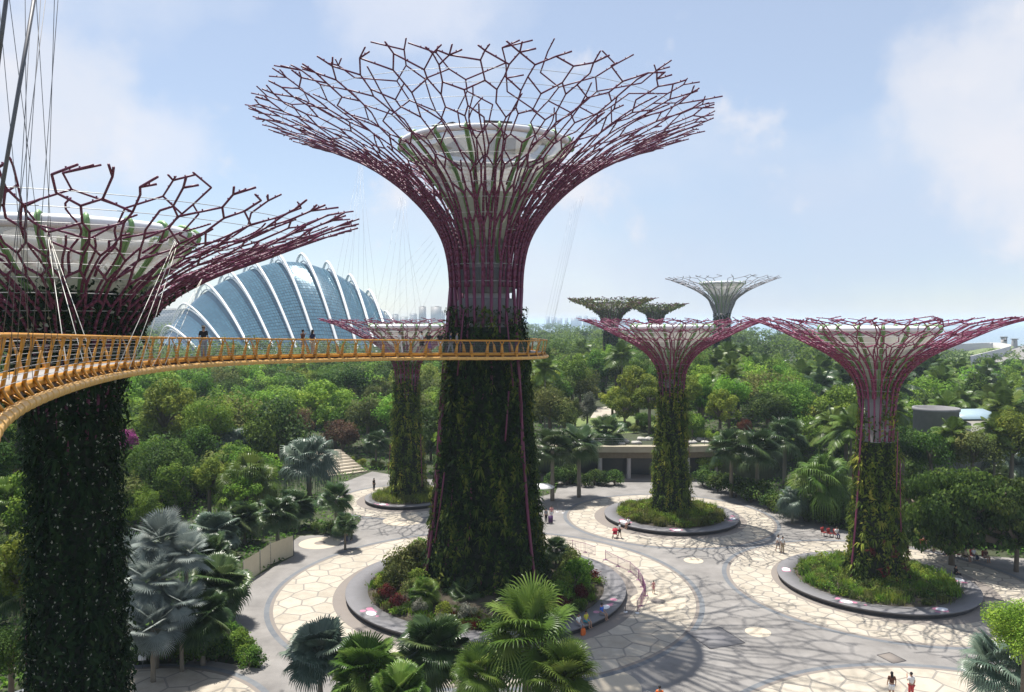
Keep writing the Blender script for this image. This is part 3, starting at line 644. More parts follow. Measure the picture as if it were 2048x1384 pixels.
def sbuild(b, name, m, smooth=False):
    o = b.build(name, m, tS, smooth=smooth); o.matrix_parent_inverse = Matrix.Translation(-Vector((E0[60, 0], E0[60, 1], 0))); return o
b = MB(); b.tube(sk(0, -1.40), .125, 10)
for q in range(4, len(E0) - 2, 3): b.tube(sk(0, -1.40, slice(q, q + 2)) , .139, 10)
sbuild(b, 'edge_pipe', M['pale_orange'])
b = MB(); b.tube(sk(WID, -1.40), .11, 8); sbuild(b, 'edge_pipe', M['pale_orange'])
for o_ in (0, WID):
    b = MB(); b.tube(sk(o_, 0), .042, 8); b.tube(sk(o_ + (.07 if o_ == 0 else -.07), -.03), .022, 6); sbuild(b, 'handrail', M['orange'])
n = len(E0)
def strip(b, prof_, m=0):
    v = np.concatenate([sk(o_, dz) for o_, dz in prof_]); f = []
    for a_ in range(len(prof_)):
        c_ = (a_ + 1) % len(prof_); i = np.arange(n - 1); f.append(np.stack([a_ * n + i, a_ * n + i + 1, c_ * n + i + 1, c_ * n + i], -1))
    b.add(v, np.concatenate(f), .5, m)
b = MB(); strip(b, [(.30, -1.06), (1.68, -1.06), (1.68, -1.10), (.30, -1.10)]); sbuild(b, 'deck', M['deck'])
b = MB(); strip(b, [(.34, -1.105), (1.64, -1.105), (1.3, -1.42), (.6, -1.42)]); sbuild(b, 'box_girder', M['maroon'])
for o_ in (.22, 1.70):
    b = MB(); strip(b, [(o_, -1.0), (o_ + .06, -1.0), (o_ + .06, -1.18), (o_, -1.18)]); sbuild(b, 'edge_beam', M['orange'])
def plate(b, p0, p1, t, w0, w1, thick=.045):
    """flat bar from p0 to p1 whose width runs along t"""
    p0, p1, t = (np.array(x, float) for x in (p0, p1, t)); d = p1 - p0; nn = np.cross(d, t); nn /= np.linalg.norm(nn)
    v = []
    for p, w in ((p0, w0), (p1, w1)):
        for a_, c_ in ((-1, -1), (1, -1), (1, 1), (-1, 1)): v.append(p + t * a_ * w / 2 + nn * c_ * thick / 2)
    b.add(v, [(0, 1, 2, 3), (7, 6, 5, 4), (0, 4, 5, 1), (1, 5, 6, 2), (2, 6, 7, 3), (3, 7, 4, 0)])
def baluster(q, side, big):
    b = MB(); e = E0[q]; T3 = np.array([tn[q, 0], tn[q, 1], 0]); sg = 1 if side == 0 else -1
    def pt(off, dz, al=0): return np.array([*(e[:2] + nin[q] * (off if side == 0 else WID - off) + tn[q] * al), e[2] + dz])
    lean = (.05 if (q // 5) % 2 else -.05) * big
    plate(b, pt(.0, -1.33), pt(.20, -1.02), T3, .13, .22); plate(b, pt(.20, -1.02), pt(.06, -.34, lean), T3, .30, .16)
    fk = (q // 5) % 3 if side == 0 else 1
    for s_ in ((-1, 1) if fk != 1 else (1 if lean > 0 else -1,)):
        plate(b, pt(.06, -.36, lean), pt(0, -.02, lean + s_ * .17), T3, .10, .06)
    plate(b, pt(.02, -1.36), pt(.30, -1.16, .22), T3, .06, .06)
    sbuild(b, 'baluster', M['orange'])
for q in range(26, len(E0) - 4, 5): baluster(q, 0, 1)
cnt = 0
for q in range(30, len(E0) - 4, 10): baluster(q, 1, 1); cnt += 1
b = MB()
for dz in np.linspace(-.92, -.12, 7):
    for o_ in (.1, WID - .1): b.tube(sk(o_, dz), .0065, 3)
sbuild(b, 'wire_infill', M['cable'])
def cables(lines, r, m):
    for (x0, y0, Y0, x1, y1, Y1) in lines:
        b = MB(); b.edges([at(x0, y0, Y0)], [at(x1, y1, Y1)], r, k=5); sbuild(b, 'cable', m)
# tall stays at the left edge
cables([(78, -60, 13.5, -12, 470, 12.5)], .034, M['dark_cable']); cables([(20, -60, 10.5, -10, 170, 10.5)], .03, M['dark_cable'])
cables([(96, -40, 14, 2, 700, 12.6), (119, -40, 14, 62, 720, 15.0), (50, -40, 14, 56, 700, 15.0), (70, -40, 14, 118, 720, 18.0), (84, -40, 14, 30, 760, 13.5), (-6, -40, 14, 66, 760, 15.5), (14, -40, 14, 105, 690, 17.5), (110, -40, 14, 88, 720, 16.5), (66, -40, 14, 18, 760, 13.2)], .0062, M['dark_cable'])
# pale stays to the near supertree
cables([(92, 450, 33, 135, 742, 21.5), (93, 455, 33, 170, 735, 23.6), (94, 458, 33, 185, 716, 24.6), (350, 482, 37, 232, 742, 27.0), (352, 484, 37, 258, 738, 28.5), (355, 486, 37, 281, 735, 30.0), (402, 560, 40, 305, 732, 31.5), (404, 558, 40, 330, 729, 33.2)], .012, M['white_rod'])
# fine stays under the central canopy
ln = []
for i, x in enumerate((642, 660, 676, 694, 712, 728, 746, 765)): ln.append((718 + (i % 3) * 4, 330, 58 + i * .5, x, 700, 51.5 + i * .8))
for i, x in enumerate((735, 758, 780, 800, 818, 838, 858)): ln.append((800 + (i % 3) * 5, 395, 60, x, 700, 53.5 + i * .8))
for i, x in enumerate((660, 690, 720, 750, 782, 810)): ln.append((862 + i * 4, 470 + i * 12, 62, x, 700, 51.7 + i))
for i, x in enumerate((1093, 1095, 1094, 1090, 1084, 1076)): ln.append((1168 - i * 5, 388 + i * 5, 66 + i, x, 700, 63 + i * 1.2))
cables(ln, .0055, M['cable'])

# ------------------------------------------------------------------ glass conservatory
tops = [(337, 652), (369, 607), (410, 567), (454, 540), (502, 519), (553, 505), (603, 507), (654, 523), (699, 549), (738, 580), (771, 622)]
feet = [(388, 692), (452, 696), (500, 698), (548, 698), (595, 700), (636, 702), (680, 704), (716, 704), (752, 704), (782, 700), (806, 692)]
YD = 420.0
t = empty('conservatory', (at(560, 700, YD).x, YD, 0)); tag(t, 'huge curved glass conservatory with white arching ribs, beyond the skyway', 'conservatory')
tinv = Matrix.Translation(-t.location)
arches = []
for (tp, ft) in zip(tops, feet):
    T_ = at(tp[0], tp[1], YD); Fp = at(ft[0], ft[1], YD - 48)
    # near foot continues down to the ground along the same line
    arches.append((np.array(T_), np.array(Fp)))
glass_rows = []
UU = np.linspace(-.55, 1.25, 30)
for i, (T_, Fp) in enumerate(arches):
    H_ = T_[2]; d = (Fp - T_); hx, hy = d[0], d[1]
    zf = Fp[2]; pts = []
    for u in UU:
        # ground trace along the arch plane, height a flattened ellipse through top and foot
        x = T_[0] + hx * u; y = T_[1] + hy * u
        if u >= 0: z = H_ - (H_ - zf) * (abs(u) ** 1.42)
        else: z = H_ - (H_ - zf) * (abs(u / .5) ** 2.1) * 1.0
        pts.append((x, y, z))
    pts = np.array(pts)
    b = MB()
    rad = .56 + .15 * (H_ > 40); b.tube(pts, rad, 8); o = b.build('rib', M['white'], t, smooth=True); o.matrix_parent_inverse = tinv
    # second chord and ties of the rib truss
    c0 = np.array([T_[0], T_[1], 0]); ins = pts.copy(); ins[:, 2] = pts[:, 2] - 2.4 - .045 * H_ * np.clip(1 - UU, 0, 1)
    ins[:, 0] += .8
    b = MB(); b.tube(ins + np.array([0, 0, 1.2]), .42, 6); q = np.arange(1, 29, 2); b.edges(pts[q], ins[q] + np.array([0, 0, 1.2]), .16, k=4); b.build('inner_chord', M['white'], o, smooth=True)
    glass_rows.append(ins)
G = np.array(glass_rows)             # (ribs, samples, 3)
# ends of the shell
e0 = G[0] + (G[0] - G[1]) * .5; e0[:, 2] = np.minimum(e0[:, 2], G[0][:, 2] - 5); e1 = G[-1] + (G[-1] - G[-2]) * .5; e1[:, 2] = np.minimum(e1[:, 2], G[-1][:, 2] - 6)
G = np.concatenate([[e0], G, [e1]])
# interpolate between ribs for a smooth shell
def interp_rows(G, k):
    n = len(G); out = []
    for i in range(n - 1):
        p0, p1, p2, p3 = G[max(i - 1, 0)], G[i], G[i + 1], G[min(i + 2, n - 1)]
        for u in np.arange(k) / k: out.append(.5 * (2 * p1 + (p2 - p0) * u + (2 * p0 - 5 * p1 + 4 * p2 - p3) * u * u + (3 * p1 - p0 - 3 * p2 + p3) * u ** 3))
    out.append(G[-1]); return np.array(out)
GG = interp_rows(G, 9)
def resample(rows, k):
    return np.stack([np.stack([np.interp(np.linspace(0, len(r) - 1, k), np.arange(len(r)), r[:, c]) for c in range(3)], 1) for r in rows])
GG = resample(GG, 64)
m_, n_, l_, p_ = newmat('conservatory_glass')
av = n_.new('ShaderNodeAttribute'); av.attribute_name = 'v'
rp = n_.new('ShaderNodeValToRGB'); rp.color_ramp.elements[0].color = (0.055, 0.13, 0.19, 1); rp.color_ramp.elements[1].color = (0.19, 0.34, 0.39, 1); rp.color_ramp.elements.new(.8).color = (0.09, .205, .28, 1)
l_.new(av.outputs['Fac'], rp.inputs[0]); l_.new(rp.outputs[0], p_.inputs['Base Color']); p_.inputs['Roughness'].default_value = .16; p_.inputs['Specular IOR Level'].default_value = .9; p_.inputs['Metallic'].default_value = .25
b = MB(); nr, ns = GG.shape[:2]
i, j = np.meshgrid(np.arange(nr - 1), np.arange(ns - 1), indexing='ij'); i, j = i.ravel(), j.ravel()
# each glass panel tilts slightly on its own
V = np.stack([GG[i, j], GG[i + 1, j], GG[i + 1, j + 1], GG[i, j + 1]], 1); cen = V.mean(1, keepdims=True)
V = cen + (V - cen) * .87 + rng.normal(0, .016, V.shape)
b.add(V.reshape(-1, 3), np.arange(4 * len(i)).reshape(-1, 4)[:, ::-1], .2 + .6 * rng.random(len(i)))
o = b.build('glass_shell', m_, t); o.matrix_parent_inverse = tinv
M['mullion'] = mat('glazing_frame', (0.02, 0.05, 0.07), .5)
b = MB(); b.add((GG - np.array([0, 0, .35])).reshape(-1, 3), np.stack([i * ns + j, i * ns + j + 1, (i + 1) * ns + j + 1, (i + 1) * ns + j], -1)); o = b.build('glazing_frame', M['mullion'], t); o.matrix_parent_inverse = tinv

# ------------------------------------------------------------------ far skyline
m_, n_, l_, p_ = newmat('tower_facade')
tcx = n_.new('ShaderNodeTexCoord'); br = n_.new('ShaderNodeTexBrick'); br.inputs['Scale'].default_value = 1; br.inputs['Mortar Size'].default_value = 1.1; br.inputs['Brick Width'].default_value = 7; br.inputs['Row Height'].default_value = 3.6
br.inputs['Color1'].default_value = (.12, .13, .15, 1); br.inputs['Color2'].default_value = (.2, .21, .23, 1); br.inputs['Mortar'].default_value = (.5, .48, .45, 1)
mpn = n_.new('ShaderNodeMapping'); mpn.inputs['Rotation'].default_value = (R(90), 0, 0); l_.new(tcx.outputs['Object'], mpn.inputs[0]); l_.new(mpn.outputs[0], br.inputs['Vector']); l_.new(br.outputs[0], p_.inputs['Base Color'])
M['facade'] = m_; M['pale_wall'] = mat('pale_wall', (.5, .48, .45), .8)
def tower(px0, px1, py, Y, label):
    a, c = at(px0, py, Y), at(px1, py, Y); w = c.x - a.x; h = a.z
    o = empty('tower_block', ((a.x + c.x) / 2, Y, 0)); tag(o, label, 'tower block', 'tower blocks on the horizon')
    b = MB(); b.box((0, 0, h / 2), (w, w * .6, h)); b.build('wall', M['facade'], o)
    b = MB(); b.box((w * .1, 0, h + h * .02), (w * .4, w * .3, h * .04)); b.box((0, 0, h + .4), (w * 1.02, w * .62, .8)); b.build('roof', M['pale_wall'], o)
for q, (x0, x1, y) in enumerate(((838, 852, 614), (862, 883, 614), (820, 834, 628), (800, 815, 634), (884, 890, 622), (776, 790, 637), (785, 797, 629))):
    tower(x0, x1, y, 2300 + 150 * (q % 3), ['tall pair tower on the skyline, left one, left of the central supertree', 'wider tall tower on the skyline, nearest the central trunk', 'mid height tower left of the tall skyline pair', 'low hazy block on the skyline behind the slim supertree canopy', 'narrow tower touching the central trunk on the skyline', 'lowest hazy block beside the right end of the glass conservatory', 'hazy tower just right of the glass conservatory'][q])
for q, (x0, x1, y, lab) in enumerate(((292, 372, 619, 'long grey block on the horizon left of the glass conservatory'), (-30, 70, 632, 'long low block on the horizon at the left edge'))): tower(x0, x1, y, 1500, lab)
for q in range(14):
    x = 1090 + q * 12 + random.random() * 8; tower(x, x + 6 + random.random() * 8, 637 - random.random() * 5, 3600, 'tiny hazy block on the horizon between the central trunk and the far supertrees')

# ------------------------------------------------------------------ barrage at the far right
def flat(name, pix, z, m, z2=None):
    sheet(name, [tuple(gp(x, y, z))[:2] for x, y in pix], m, z)
flat('lawn_roof', [(1890, 722), (1905, 708), (1985, 693), (2010, 689), (2030, 694), (1990, 706), (1940, 716)], 3.5, M['lawn'])
flat('barrage_road', [(1935, 724), (1990, 708), (2040, 694), (2048, 690), (2110, 690), (2110, 712), (2020, 724)], 3.0, M['asphalt'])
b = MB(); p = np.array([gp(x, y, 6.5) for x, y in ((1845, 703), (1880, 694), (1930, 690), (1985, 688), (2012, 690), (2022, 694), (2005, 700), (1975, 708), (1940, 717))])
p = spline(p, 3.0); nn = len(p)
v = np.concatenate([np.c_[p[:, :2], np.full(nn, z)] for z in (0, 7.5)] + [np.c_[p[:, 0] + 1.5, p[:, 1] + 3, np.full(nn, z)] for z in (7.5, 0)]); i = np.arange(nn - 1)
b.add(v, np.concatenate([np.stack([k * nn + i, k * nn + i + 1, (k + 1) * nn + i + 1, (k + 1) * nn + i], -1) for k in range(3)]))
o = empty('barrage_ramp', tuple(gp(1980, 700))); tag(o, 'curving white wall of the barrage ramp around a green roof at the far right', 'ramp wall')
q_ = b.build('wall', M['pale_wall'], o); q_.matrix_parent_inverse = Matrix.Translation(-o.location)
for (x0, x1, y0, Y, lab) in ((2003, 2013, 675, 640, 'small dark pump house with overhanging roof on the far barrage'), (2024, 2034, 679, 660, 'small round topped concrete house on the far barrage')):
    a, c = at(x0, y0, Y), at(x1, y0, Y); w = c.x - a.x; o = empty('pump_house', ((a.x + c.x) / 2, Y, 0)); tag(o, lab, 'pump house')
    b = MB(); b.lathe([(w * .6, 0), (w * .5, a.z * .8), (w * .45, a.z)], 10) if 'round' in lab else b.box((0, 0, a.z / 2), (w * .8, w * .8, a.z)); b.build('wall', M['concrete'], o)
    b = MB(); b.box((0, 0, a.z + .4), (w, w, .8)); b.build('roof', M['dark_concrete'], o)
    b = MB(); b.box((0, -w * .41, a.z * .75), (w * .6, .2, a.z * .14)); b.build('window', M['black'], o)
def car(px, py, Y, c, label):
    p = at(px, py, Y); o = empty('parked_car', (p.x, Y, 3.0), .4); tag(o, label, 'car')
    b = MB(); b.box((0, 0, .75), (4.4, 1.8, .7)); b.box((-.2, 0, 1.35), (2.4, 1.6, .55)); b.build('body', c, o)
    b = MB(); b.box((-.2, -.81, 1.36), (2.1, .04, .4)); b.box((-.2, .81, 1.36), (2.1, .04, .4)); b.build('window', M['black'], o)
    for x in (-1.4, 1.4):
        for y in (-.85, .85):
            b = MB(); b.edges([(x, y - .1, .34)], [(x, y + .1, .34)], .34, k=12); b.build('wheel', M['black'], o)

# ------------------------------------------------------------------ terrace building and lawn terrace
TZ = 5.0
ter = [(-4, 117.5), (4, 113.6), (14, 113.0), (24, 113.0), (31, 114), (38, 112), (60, 150), (70, 235), (-20, 235), (-12, 150)]
b = MB(); top = [(x, y, TZ) for x, y in ter]; b.poly(top, m=0)
for i in range(len(ter)):
    a, c = ter[i], ter[(i + 1) % len(ter)]
    if i in (0, 1, 2, 3): continue
    b.poly([(*a, TZ), (*a, 0), (*c, 0), (*c, TZ)][::-1], m=0)
tag(b.build('terrace_ground', [M['ground']]), kind='structure')
sheet('lawn', [tuple(gp(x, y, TZ))[:2] for x, y in ((1130, 862), (1150, 838), (1210, 828), (1300, 836), (1340, 846), (1330, 858), (1240, 868))], M['lawn'], TZ + .012)
sheet('gravel_path', [tuple(gp(x, y, TZ))[:2] for x, y in ((1180, 836), (1195, 815), (1228, 812), (1235, 824), (1215, 834))], M['tile'], TZ + .02)
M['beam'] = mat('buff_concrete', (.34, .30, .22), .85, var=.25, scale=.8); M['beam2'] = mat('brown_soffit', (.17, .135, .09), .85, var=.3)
t = empty('terrace_building', (18, 116, 0)); tag(t, 'long low concrete building with round columns under the planted terrace', 'building'); ti = Matrix.Translation(-t.location)
def tb(b, n, m, par=None):
    o = b.build(n, m, par or t); o.matrix_parent_inverse = ti; return o
front = spline([(-4, 117.5, 0), (4, 113.6, 0), (14, 113.0, 0), (24, 113.0, 0), (31, 114, 0), (38, 116, 0)], 1.0); nf = len(front)
def fstrip(b, prof_, m=0):
    v = np.concatenate([np.c_[front[:, 0], front[:, 1] + o_, np.full(nf, z)] for o_, z in prof_]); i = np.arange(nf - 1)
    for a_ in range(len(prof_) - 1): b.add(v, np.stack([a_ * nf + i, a_ * nf + i + 1, (a_ + 1) * nf + i + 1, (a_ + 1) * nf + i], -1), .5, m)
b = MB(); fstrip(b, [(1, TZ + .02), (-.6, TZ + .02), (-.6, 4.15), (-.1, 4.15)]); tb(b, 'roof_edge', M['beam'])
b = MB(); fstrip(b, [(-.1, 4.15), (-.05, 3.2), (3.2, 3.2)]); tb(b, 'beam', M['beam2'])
b = MB(); fstrip(b, [(3.2, 3.2), (3.2, 0)]); tb(b, 'back_wall', mat('dark_glazing', (.05, .055, .06), .25))
b = MB(); fstrip(b, [(-1.6, 0.12), (3.2, .12)]); fstrip(b, [(-1.6, 0), (-1.6, .12)]); tb(b, 'floor', M['apron'])
for x in (-1, 3.2, 8, 13.2, 17.5, 26.4, 31, 35.5):
    y = np.interp(x, front[:, 0], front[:, 1]) + .35; b = MB(); b.lathe([(.34, .12), (.32, 3.2)], 14, c=(x, y, 0)); tb(b, 'column', M['concrete'])
o = empty('roof_railing', (17, 113.4, TZ)); tag(o, 'thin cable railing with slim posts along the terrace edge', 'railing'); oi_ = Matrix.Translation(-o.location)
b = MB()
for z in (.4, .75, 1.05): b.tube(np.c_[front[:, :2] + np.array([0, .4]), np.full(nf, TZ + z)], .018, 4)
q_ = b.build('rail', M['dark_cable'], o); q_.matrix_parent_inverse = oi_
for k in range(2, nf, 2):
    b = MB(); b.edges([(front[k, 0], front[k, 1] + .4, TZ)], [(front[k, 0], front[k, 1] + .4, TZ + 1.1)], .03); q_ = b.build('post', M['dark_cable'], o); q_.matrix_parent_inverse = oi_
# pale boulders of the rock bed behind the railing
b = MB()
for k in range(46):
    q = rng.random() * 26 + 4; yy = np.interp(q, front[:, 0], front[:, 1]) + 1.4 + rng.random() * 5.5; r = rng.uniform(.3, .75)
    ob = MB(); ob.ball((0, 0, 0), (r * 1.3, r, r * .5), 7); ob.V[0] += rng.normal(0, .07, ob.V[0].shape)
    o = ob.build('boulder', mat('pale_stone', (.42, .40, .36), .9, var=.3) if 'pale_stone' not in bpy.data.materials else bpy.data.materials['pale_stone'], loc=(q, yy, TZ + r * .2)); tag(o, 'pale flat boulder in the rock bed behind the terrace railing', 'boulder', 'boulders behind the terrace railing')
# steps climbing away at the left
t = empty('garden_steps', (-25.5, 117, 0), R(38)); tag(t, 'broad pale steps with painted shadow bands climbing away behind the small back planter', 'steps')
for k in range(9):
    b = MB(); b.box((0, k * 1.15, .08 + k * .13), (6.5, 1.15, .16 + k * .26)); b.build('step', M['disc'], t); b = MB(); b.box((0, k * 1.15 - .50, .165 + k * .26), (6.5, .16, .012)); b.build('step_shadow_band', M['granite_face'], t)  # dark strip on each tread paints a band of shadow
# round concrete tower base and pale roof in the right wood
p = at(1872, 822, 106); o = empty('concrete_drum', (p.x, 106, 0)); tag(o, 'round grey concrete drum rising from the palms at the right', 'drum'); rr = 2.8
b = MB(); b.lathe([(rr, 0), (rr * 1.02, p.z), (rr * 1.07, p.z + .1), (rr * 1.07, p.z + .5), (rr * .95, p.z + .5), (rr * .95, p.z - .3), (.1, p.z - .3)], 40); b.build('wall', M['dark_concrete'], o)
p = at(1958, 832, 106); o = empty('pavilion', (p.x, 108, 0), .1); tag(o, 'low pavilion with a pale blue sheet roof beside the concrete drum', 'pavilion')
M['blue_roof'] = mat('pale_blue_roof', (.30, .40, .45), .35)
b = MB(); b.box((0, 0, p.z), (7.5, 5, .16), tilt=Matrix.Rotation(.16, 3, 'X')); b.build('roof', M['blue_roof'], o); b = MB(); b.box((0, .4, p.z / 2 - .3), (6.6, 4, p.z - .9)); b.build('wall', M['pale_wall'], o)
p = at(404, 790, 165); o = empty('garden_shelter', (p.x, 165, 0), .3); tag(o, 'small curved roof shelter among the trees below the skyway', 'shelter')
b = MB(); xs = np.linspace(-4, 4, 9); v = np.concatenate([np.c_[xs, np.full(9, y), p.z - .09 * xs ** 2] for y in (-3, 3)]); i = np.arange(8); b.add(v, np.stack([i, i + 1, i + 10, i + 9], -1)); b.build('roof', M['dark_concrete'], o)
b = MB(); [b.edges([(x, y, 0)], [(x, y, p.z - .8)], .12) for x in (-2.8, 2.8) for y in (-2.5, 2.5)]; b.build('post', M['white'], o)
# cream hoarding
hp = [gp(486, 1168), gp(520, 1146), gp(541, 1130), gp(587, 1112)]
t = empty('site_hoarding', tuple(hp[0])); tag(t, 'cream corrugated hoarding panels beside the path, left of the central circle', 'hoarding'); hi = Matrix.Translation(-hp[0]); M['cream'] = mat('cream_sheet', (.60, .53, .38), .6, var=.08)
for k in range(3):
    a, c = hp[k], hp[k + 1]; d = (c - a); L = d.length; b = MB(); n = 60; zz = np.linspace(.05, 2.1, n); nrm = Vector((-d.y, d.x, 0)).normalized()
    w = .012 * np.where((np.arange(n) // 2) % 2 == 0, 1, -1)
    P0 = np.array([[a.x + nrm.x * q, a.y + nrm.y * q, z] for q, z in zip(w, zz)]); P1 = P0 + np.array([d.x * .985, d.y * .985, 0]); b.add(np.concatenate([P0, P1]), np.stack([np.arange(n - 1), np.arange(n - 1) + n, np.arange(n - 1) + n + 1, np.arange(n - 1) + 1], -1))
    o = b.build('panel', M['cream'], t); o.matrix_parent_inverse = hi
for a in hp:
    b = MB(); b.edges([(a.x, a.y + .06, 0)], [(a.x, a.y + .06, 2.2)], .04); o = b.build('post', M['dark_cable'], t); o.matrix_parent_inverse = hi

# ------------------------------------------------------------------ plants
def inpoly(x, y, P):
    c = False; j = len(P) - 1
    for i in range(len(P)):
        if (P[i][1] > y) != (P[j][1] > y) and x < (P[j][0] - P[i][0]) * (y - P[i][1]) / (P[j][1] - P[i][1]) + P[i][0]: c = not c
        j = i
    return c
RINGS = [(*TREES['M'], 18.8), (-23.6, 41.4, 10.2), (*TREES['B'], 9.9), (18.9, 90.7, 12.8), (33.2, 67.7, 13.9), (25.45, 35.1, 16.8)]
def paved(x, y, mrg=0.0):
    if inpoly(x, y, asp): return True
    return any(math.hypot(x - a, y - c) < r + mrg for a, c, r in RINGS)

def blob_crown(seed, n, leaf, shape, nclump, cr_, under=.35, flat=0.0):
    rg = np.random.default_rng(seed); C_ = []
    while len(C_) < nclump:
        d = rg.normal(size=3); d /= np.linalg.norm(d); r = rg.uniform(.35, .86)
        c = d * r * np.array(shape)
        if c[2] < -under * shape[2]: continue
        C_.append(c)
    C_ = np.array(C_); rad = rg.uniform(cr_[0], cr_[1], nclump); cv = rg.uniform(.18, .82, nclump)
    w = rad ** 2; k = rg.choice(nclump, n, p=w / w.sum())
    d = rg.normal(size=(n, 3)); d[:, 2] = np.where(d[:, 2] < 0, d[:, 2] * .55, d[:, 2]); d /= np.linalg.norm(d, axis=1, keepdims=True)
    bump = 1 + .22 * np.sin(d[:, 0] * 9 + k) * np.sin(d[:, 1] * 8 + k * 2) * np.sin(d[:, 2] * 7 + k)
    rr = rad[k] * bump * np.where(rg.random(n) < .75, rg.uniform(.86, 1.08, n), rg.uniform(.3, .9, n))
    P = C_[k] + d * rr[:, None] * np.array([1, 1, 1 - flat])
    N = d * .9 + np.array([0, 0, .55]) + rg.normal(0, .45, (n, 3))
    v = np.clip(cv[k] + rg.normal(0, .17, n), 0, 1); L = leaf * rg.uniform(.65, 1.35, n)
    b = MB(); b.leaves(P, N, L, L * rg.uniform(.5, .85, n), v, down=.35, droop=.18, rg=rg)
    t = MB(); t.tube([(0, 0, -1), (.02, .01, -.5), (0, 0, 0)], [.085, .07, .055], 7)
    li = MB()
    for c, q in list(zip(C_, rad))[:9]:
        m = c * .45 + rg.normal(0, .05, 3); li.tube([(0, 0, -.5 * shape[2]), (m[0], m[1], m[2] - .1), tuple(c)], [.05, .035, .015], 5)
    return b, t, li
def register(b, name, m): return b.mesh(name, m)
CROWN = {}
def mk(kind, specs, m):
    CROWN[kind] = []
    for sp in specs:
        b, t, li = blob_crown(*sp)
        # limbs share the crown's frame, in the bark material of the trunk
        b.V += li.V; off = b.n; b.F += [(f + off, a, np.full(len(f), 1)) for f, a, mm in li.F]; b.n += li.n
        CROWN[kind].append((b.mesh('tree_crown', [F_[m], M['bark']]), t.mesh('tree_trunk', M['bark'])))
mk('round', [(101, 5200, .085, (1, 1, .85), 26, (.26, .42)), (102, 5200, .085, (1, .9, .95), 24, (.24, .42)), (103, 5200, .08, (.95, 1, .75), 30, (.22, .38))], 'green')
mk('fine', [(111, 13000, .050, (1, 1, .85), 40, (.2, .36)), (112, 13000, .052, (1, .95, .9), 44, (.18, .34)), (113, 12000, .055, (.9, 1, 1.0), 38, (.2, .34))], 'green')
mk('airy', [(121, 4200, .080, (1, 1, .9), 34, (.12, .24), .5), (122, 4200, .085, (1, .9, 1), 30, (.13, .26), .5)], 'bright')
mk('tall', [(131, 5200, .085, (.72, .72, 1.5), 30, (.22, .36), .8), (132, 5200, .085, (.66, .7, 1.35), 28, (.2, .36), .8)], 'green')
mk('cone', [(141, 5600, .075, (.6, .6, 1.3), 34, (.16, .3), .9)], 'olive')
mk('layer', [(151, 17000, .042, (1, 1, .36), 90, (.10, .20), 1.1, .6)], 'dark')
mk('shrub', [(161, 1500, .14, (1, 1, .8), 12, (.3, .5), .2), (162, 1500, .13, (1, 1, .9), 14, (.26, .48), .2)], 'green')

def plant(kind, x, y, z0, h, Rr, label, cat, name, group=None, m=None, sz=1.0, trunk_r=1.0, var=None, rz=None):
    """h = height of the crown's middle above the ground"""
    L_ = CROWN[kind]; cm, tm = L_[var if var is not None else random.randrange(len(L_))]
    o = empty(name, (x, y, z0), random.random() * 6.28 if rz is None else rz); tag(o, label, cat, group)
    c = bpy.data.objects.new('crown' if cat != 'shrub' else 'foliage', cm); COL.objects.link(c); c.parent = o; c.location = (0, 0, h); q1, q2 = (random.uniform(.86, 1.14), random.uniform(.85, 1.12)) if cat == 'tree' else (1, 1); c.scale = (Rr * q1, Rr / q1, Rr * sz * q2)
    if m:
        c.material_slots[0].link = 'OBJECT'; c.material_slots[0].material = F_[m]
    if tm is not None and h > .3:
        t = bpy.data.objects.new('trunk', tm); COL.objects.link(t); t.parent = o; t.location = (0, 0, h); t.scale = (Rr * trunk_r, Rr * trunk_r, h)
    return o

# ---- palms
def fan_leaf(b, o, d, up, Rl, nseg, spread, join, droop, pleat, cup, rg, v0):
    d = d / np.linalg.norm(d); n = up - d * (up @ d); n /= max(np.linalg.norm(n), 1e-6); sd = np.cross(d, n)
    ph = np.linspace(-spread / 2, spread / 2, nseg); dl = spread / nseg * .56
    ln = Rl * (1 - .30 * (np.abs(ph) / (spread / 2)) ** 2.5) * rg.uniform(.93, 1.05, nseg)
    def pt(a, r, hgt): return o + (np.cos(a) * r)[:, None] * d + (np.sin(a) * r)[:, None] * sd + hgt[:, None] * n
    rj = ln * join; cu = cup * (1 - np.cos(ph)) * .5
    hj = rj * (cu + .02)
    l = pt(ph - dl, rj, hj - pleat * rj); m = pt(ph, rj * 1.02, hj + pleat * rj); r = pt(ph + dl, rj, hj - pleat * rj)
    hm = ln * (cu); rm = rj + (ln - rj) * .55; wm = dl * rj / rm * .62
    g = np.array([0, 0, -1.0])
    dr1 = (droop * ln * .28 * rg.uniform(.7, 1.3, nseg))[:, None] * g; dr2 = (droop * ln * rg.uniform(.7, 1.3, nseg))[:, None] * g
    l2 = pt(ph - wm, rm, hm) + dr1; r2 = pt(ph + wm, rm, hm) + dr1
    rt = ln * (1 - .35 * droop); t = pt(ph, rt, hm) + dr2
    V = np.concatenate([np.broadcast_to(o, l.shape), l, m, r, l2, r2, t]); i = np.arange(nseg)
    q = lambda k: k * nseg + i
    v = np.clip(v0 + rg.normal(0, .08, nseg), 0, 1)
    b.add(V, np.concatenate([np.stack([q(0), q(1), q(2)], -1), np.stack([q(0), q(2), q(3)], -1), np.stack([q(4), q(6), q(5)], -1)]), np.tile(v, 3))
    b.F.append((np.concatenate([np.stack([q(1), q(4), q(2), q(2)], -1)[:, :3], np.stack([q(2), q(4), q(5)], -1), np.stack([q(2), q(5), q(3)], -1)]) + b.n - len(V), np.tile(v, 3), np.zeros(3 * nseg, int)))
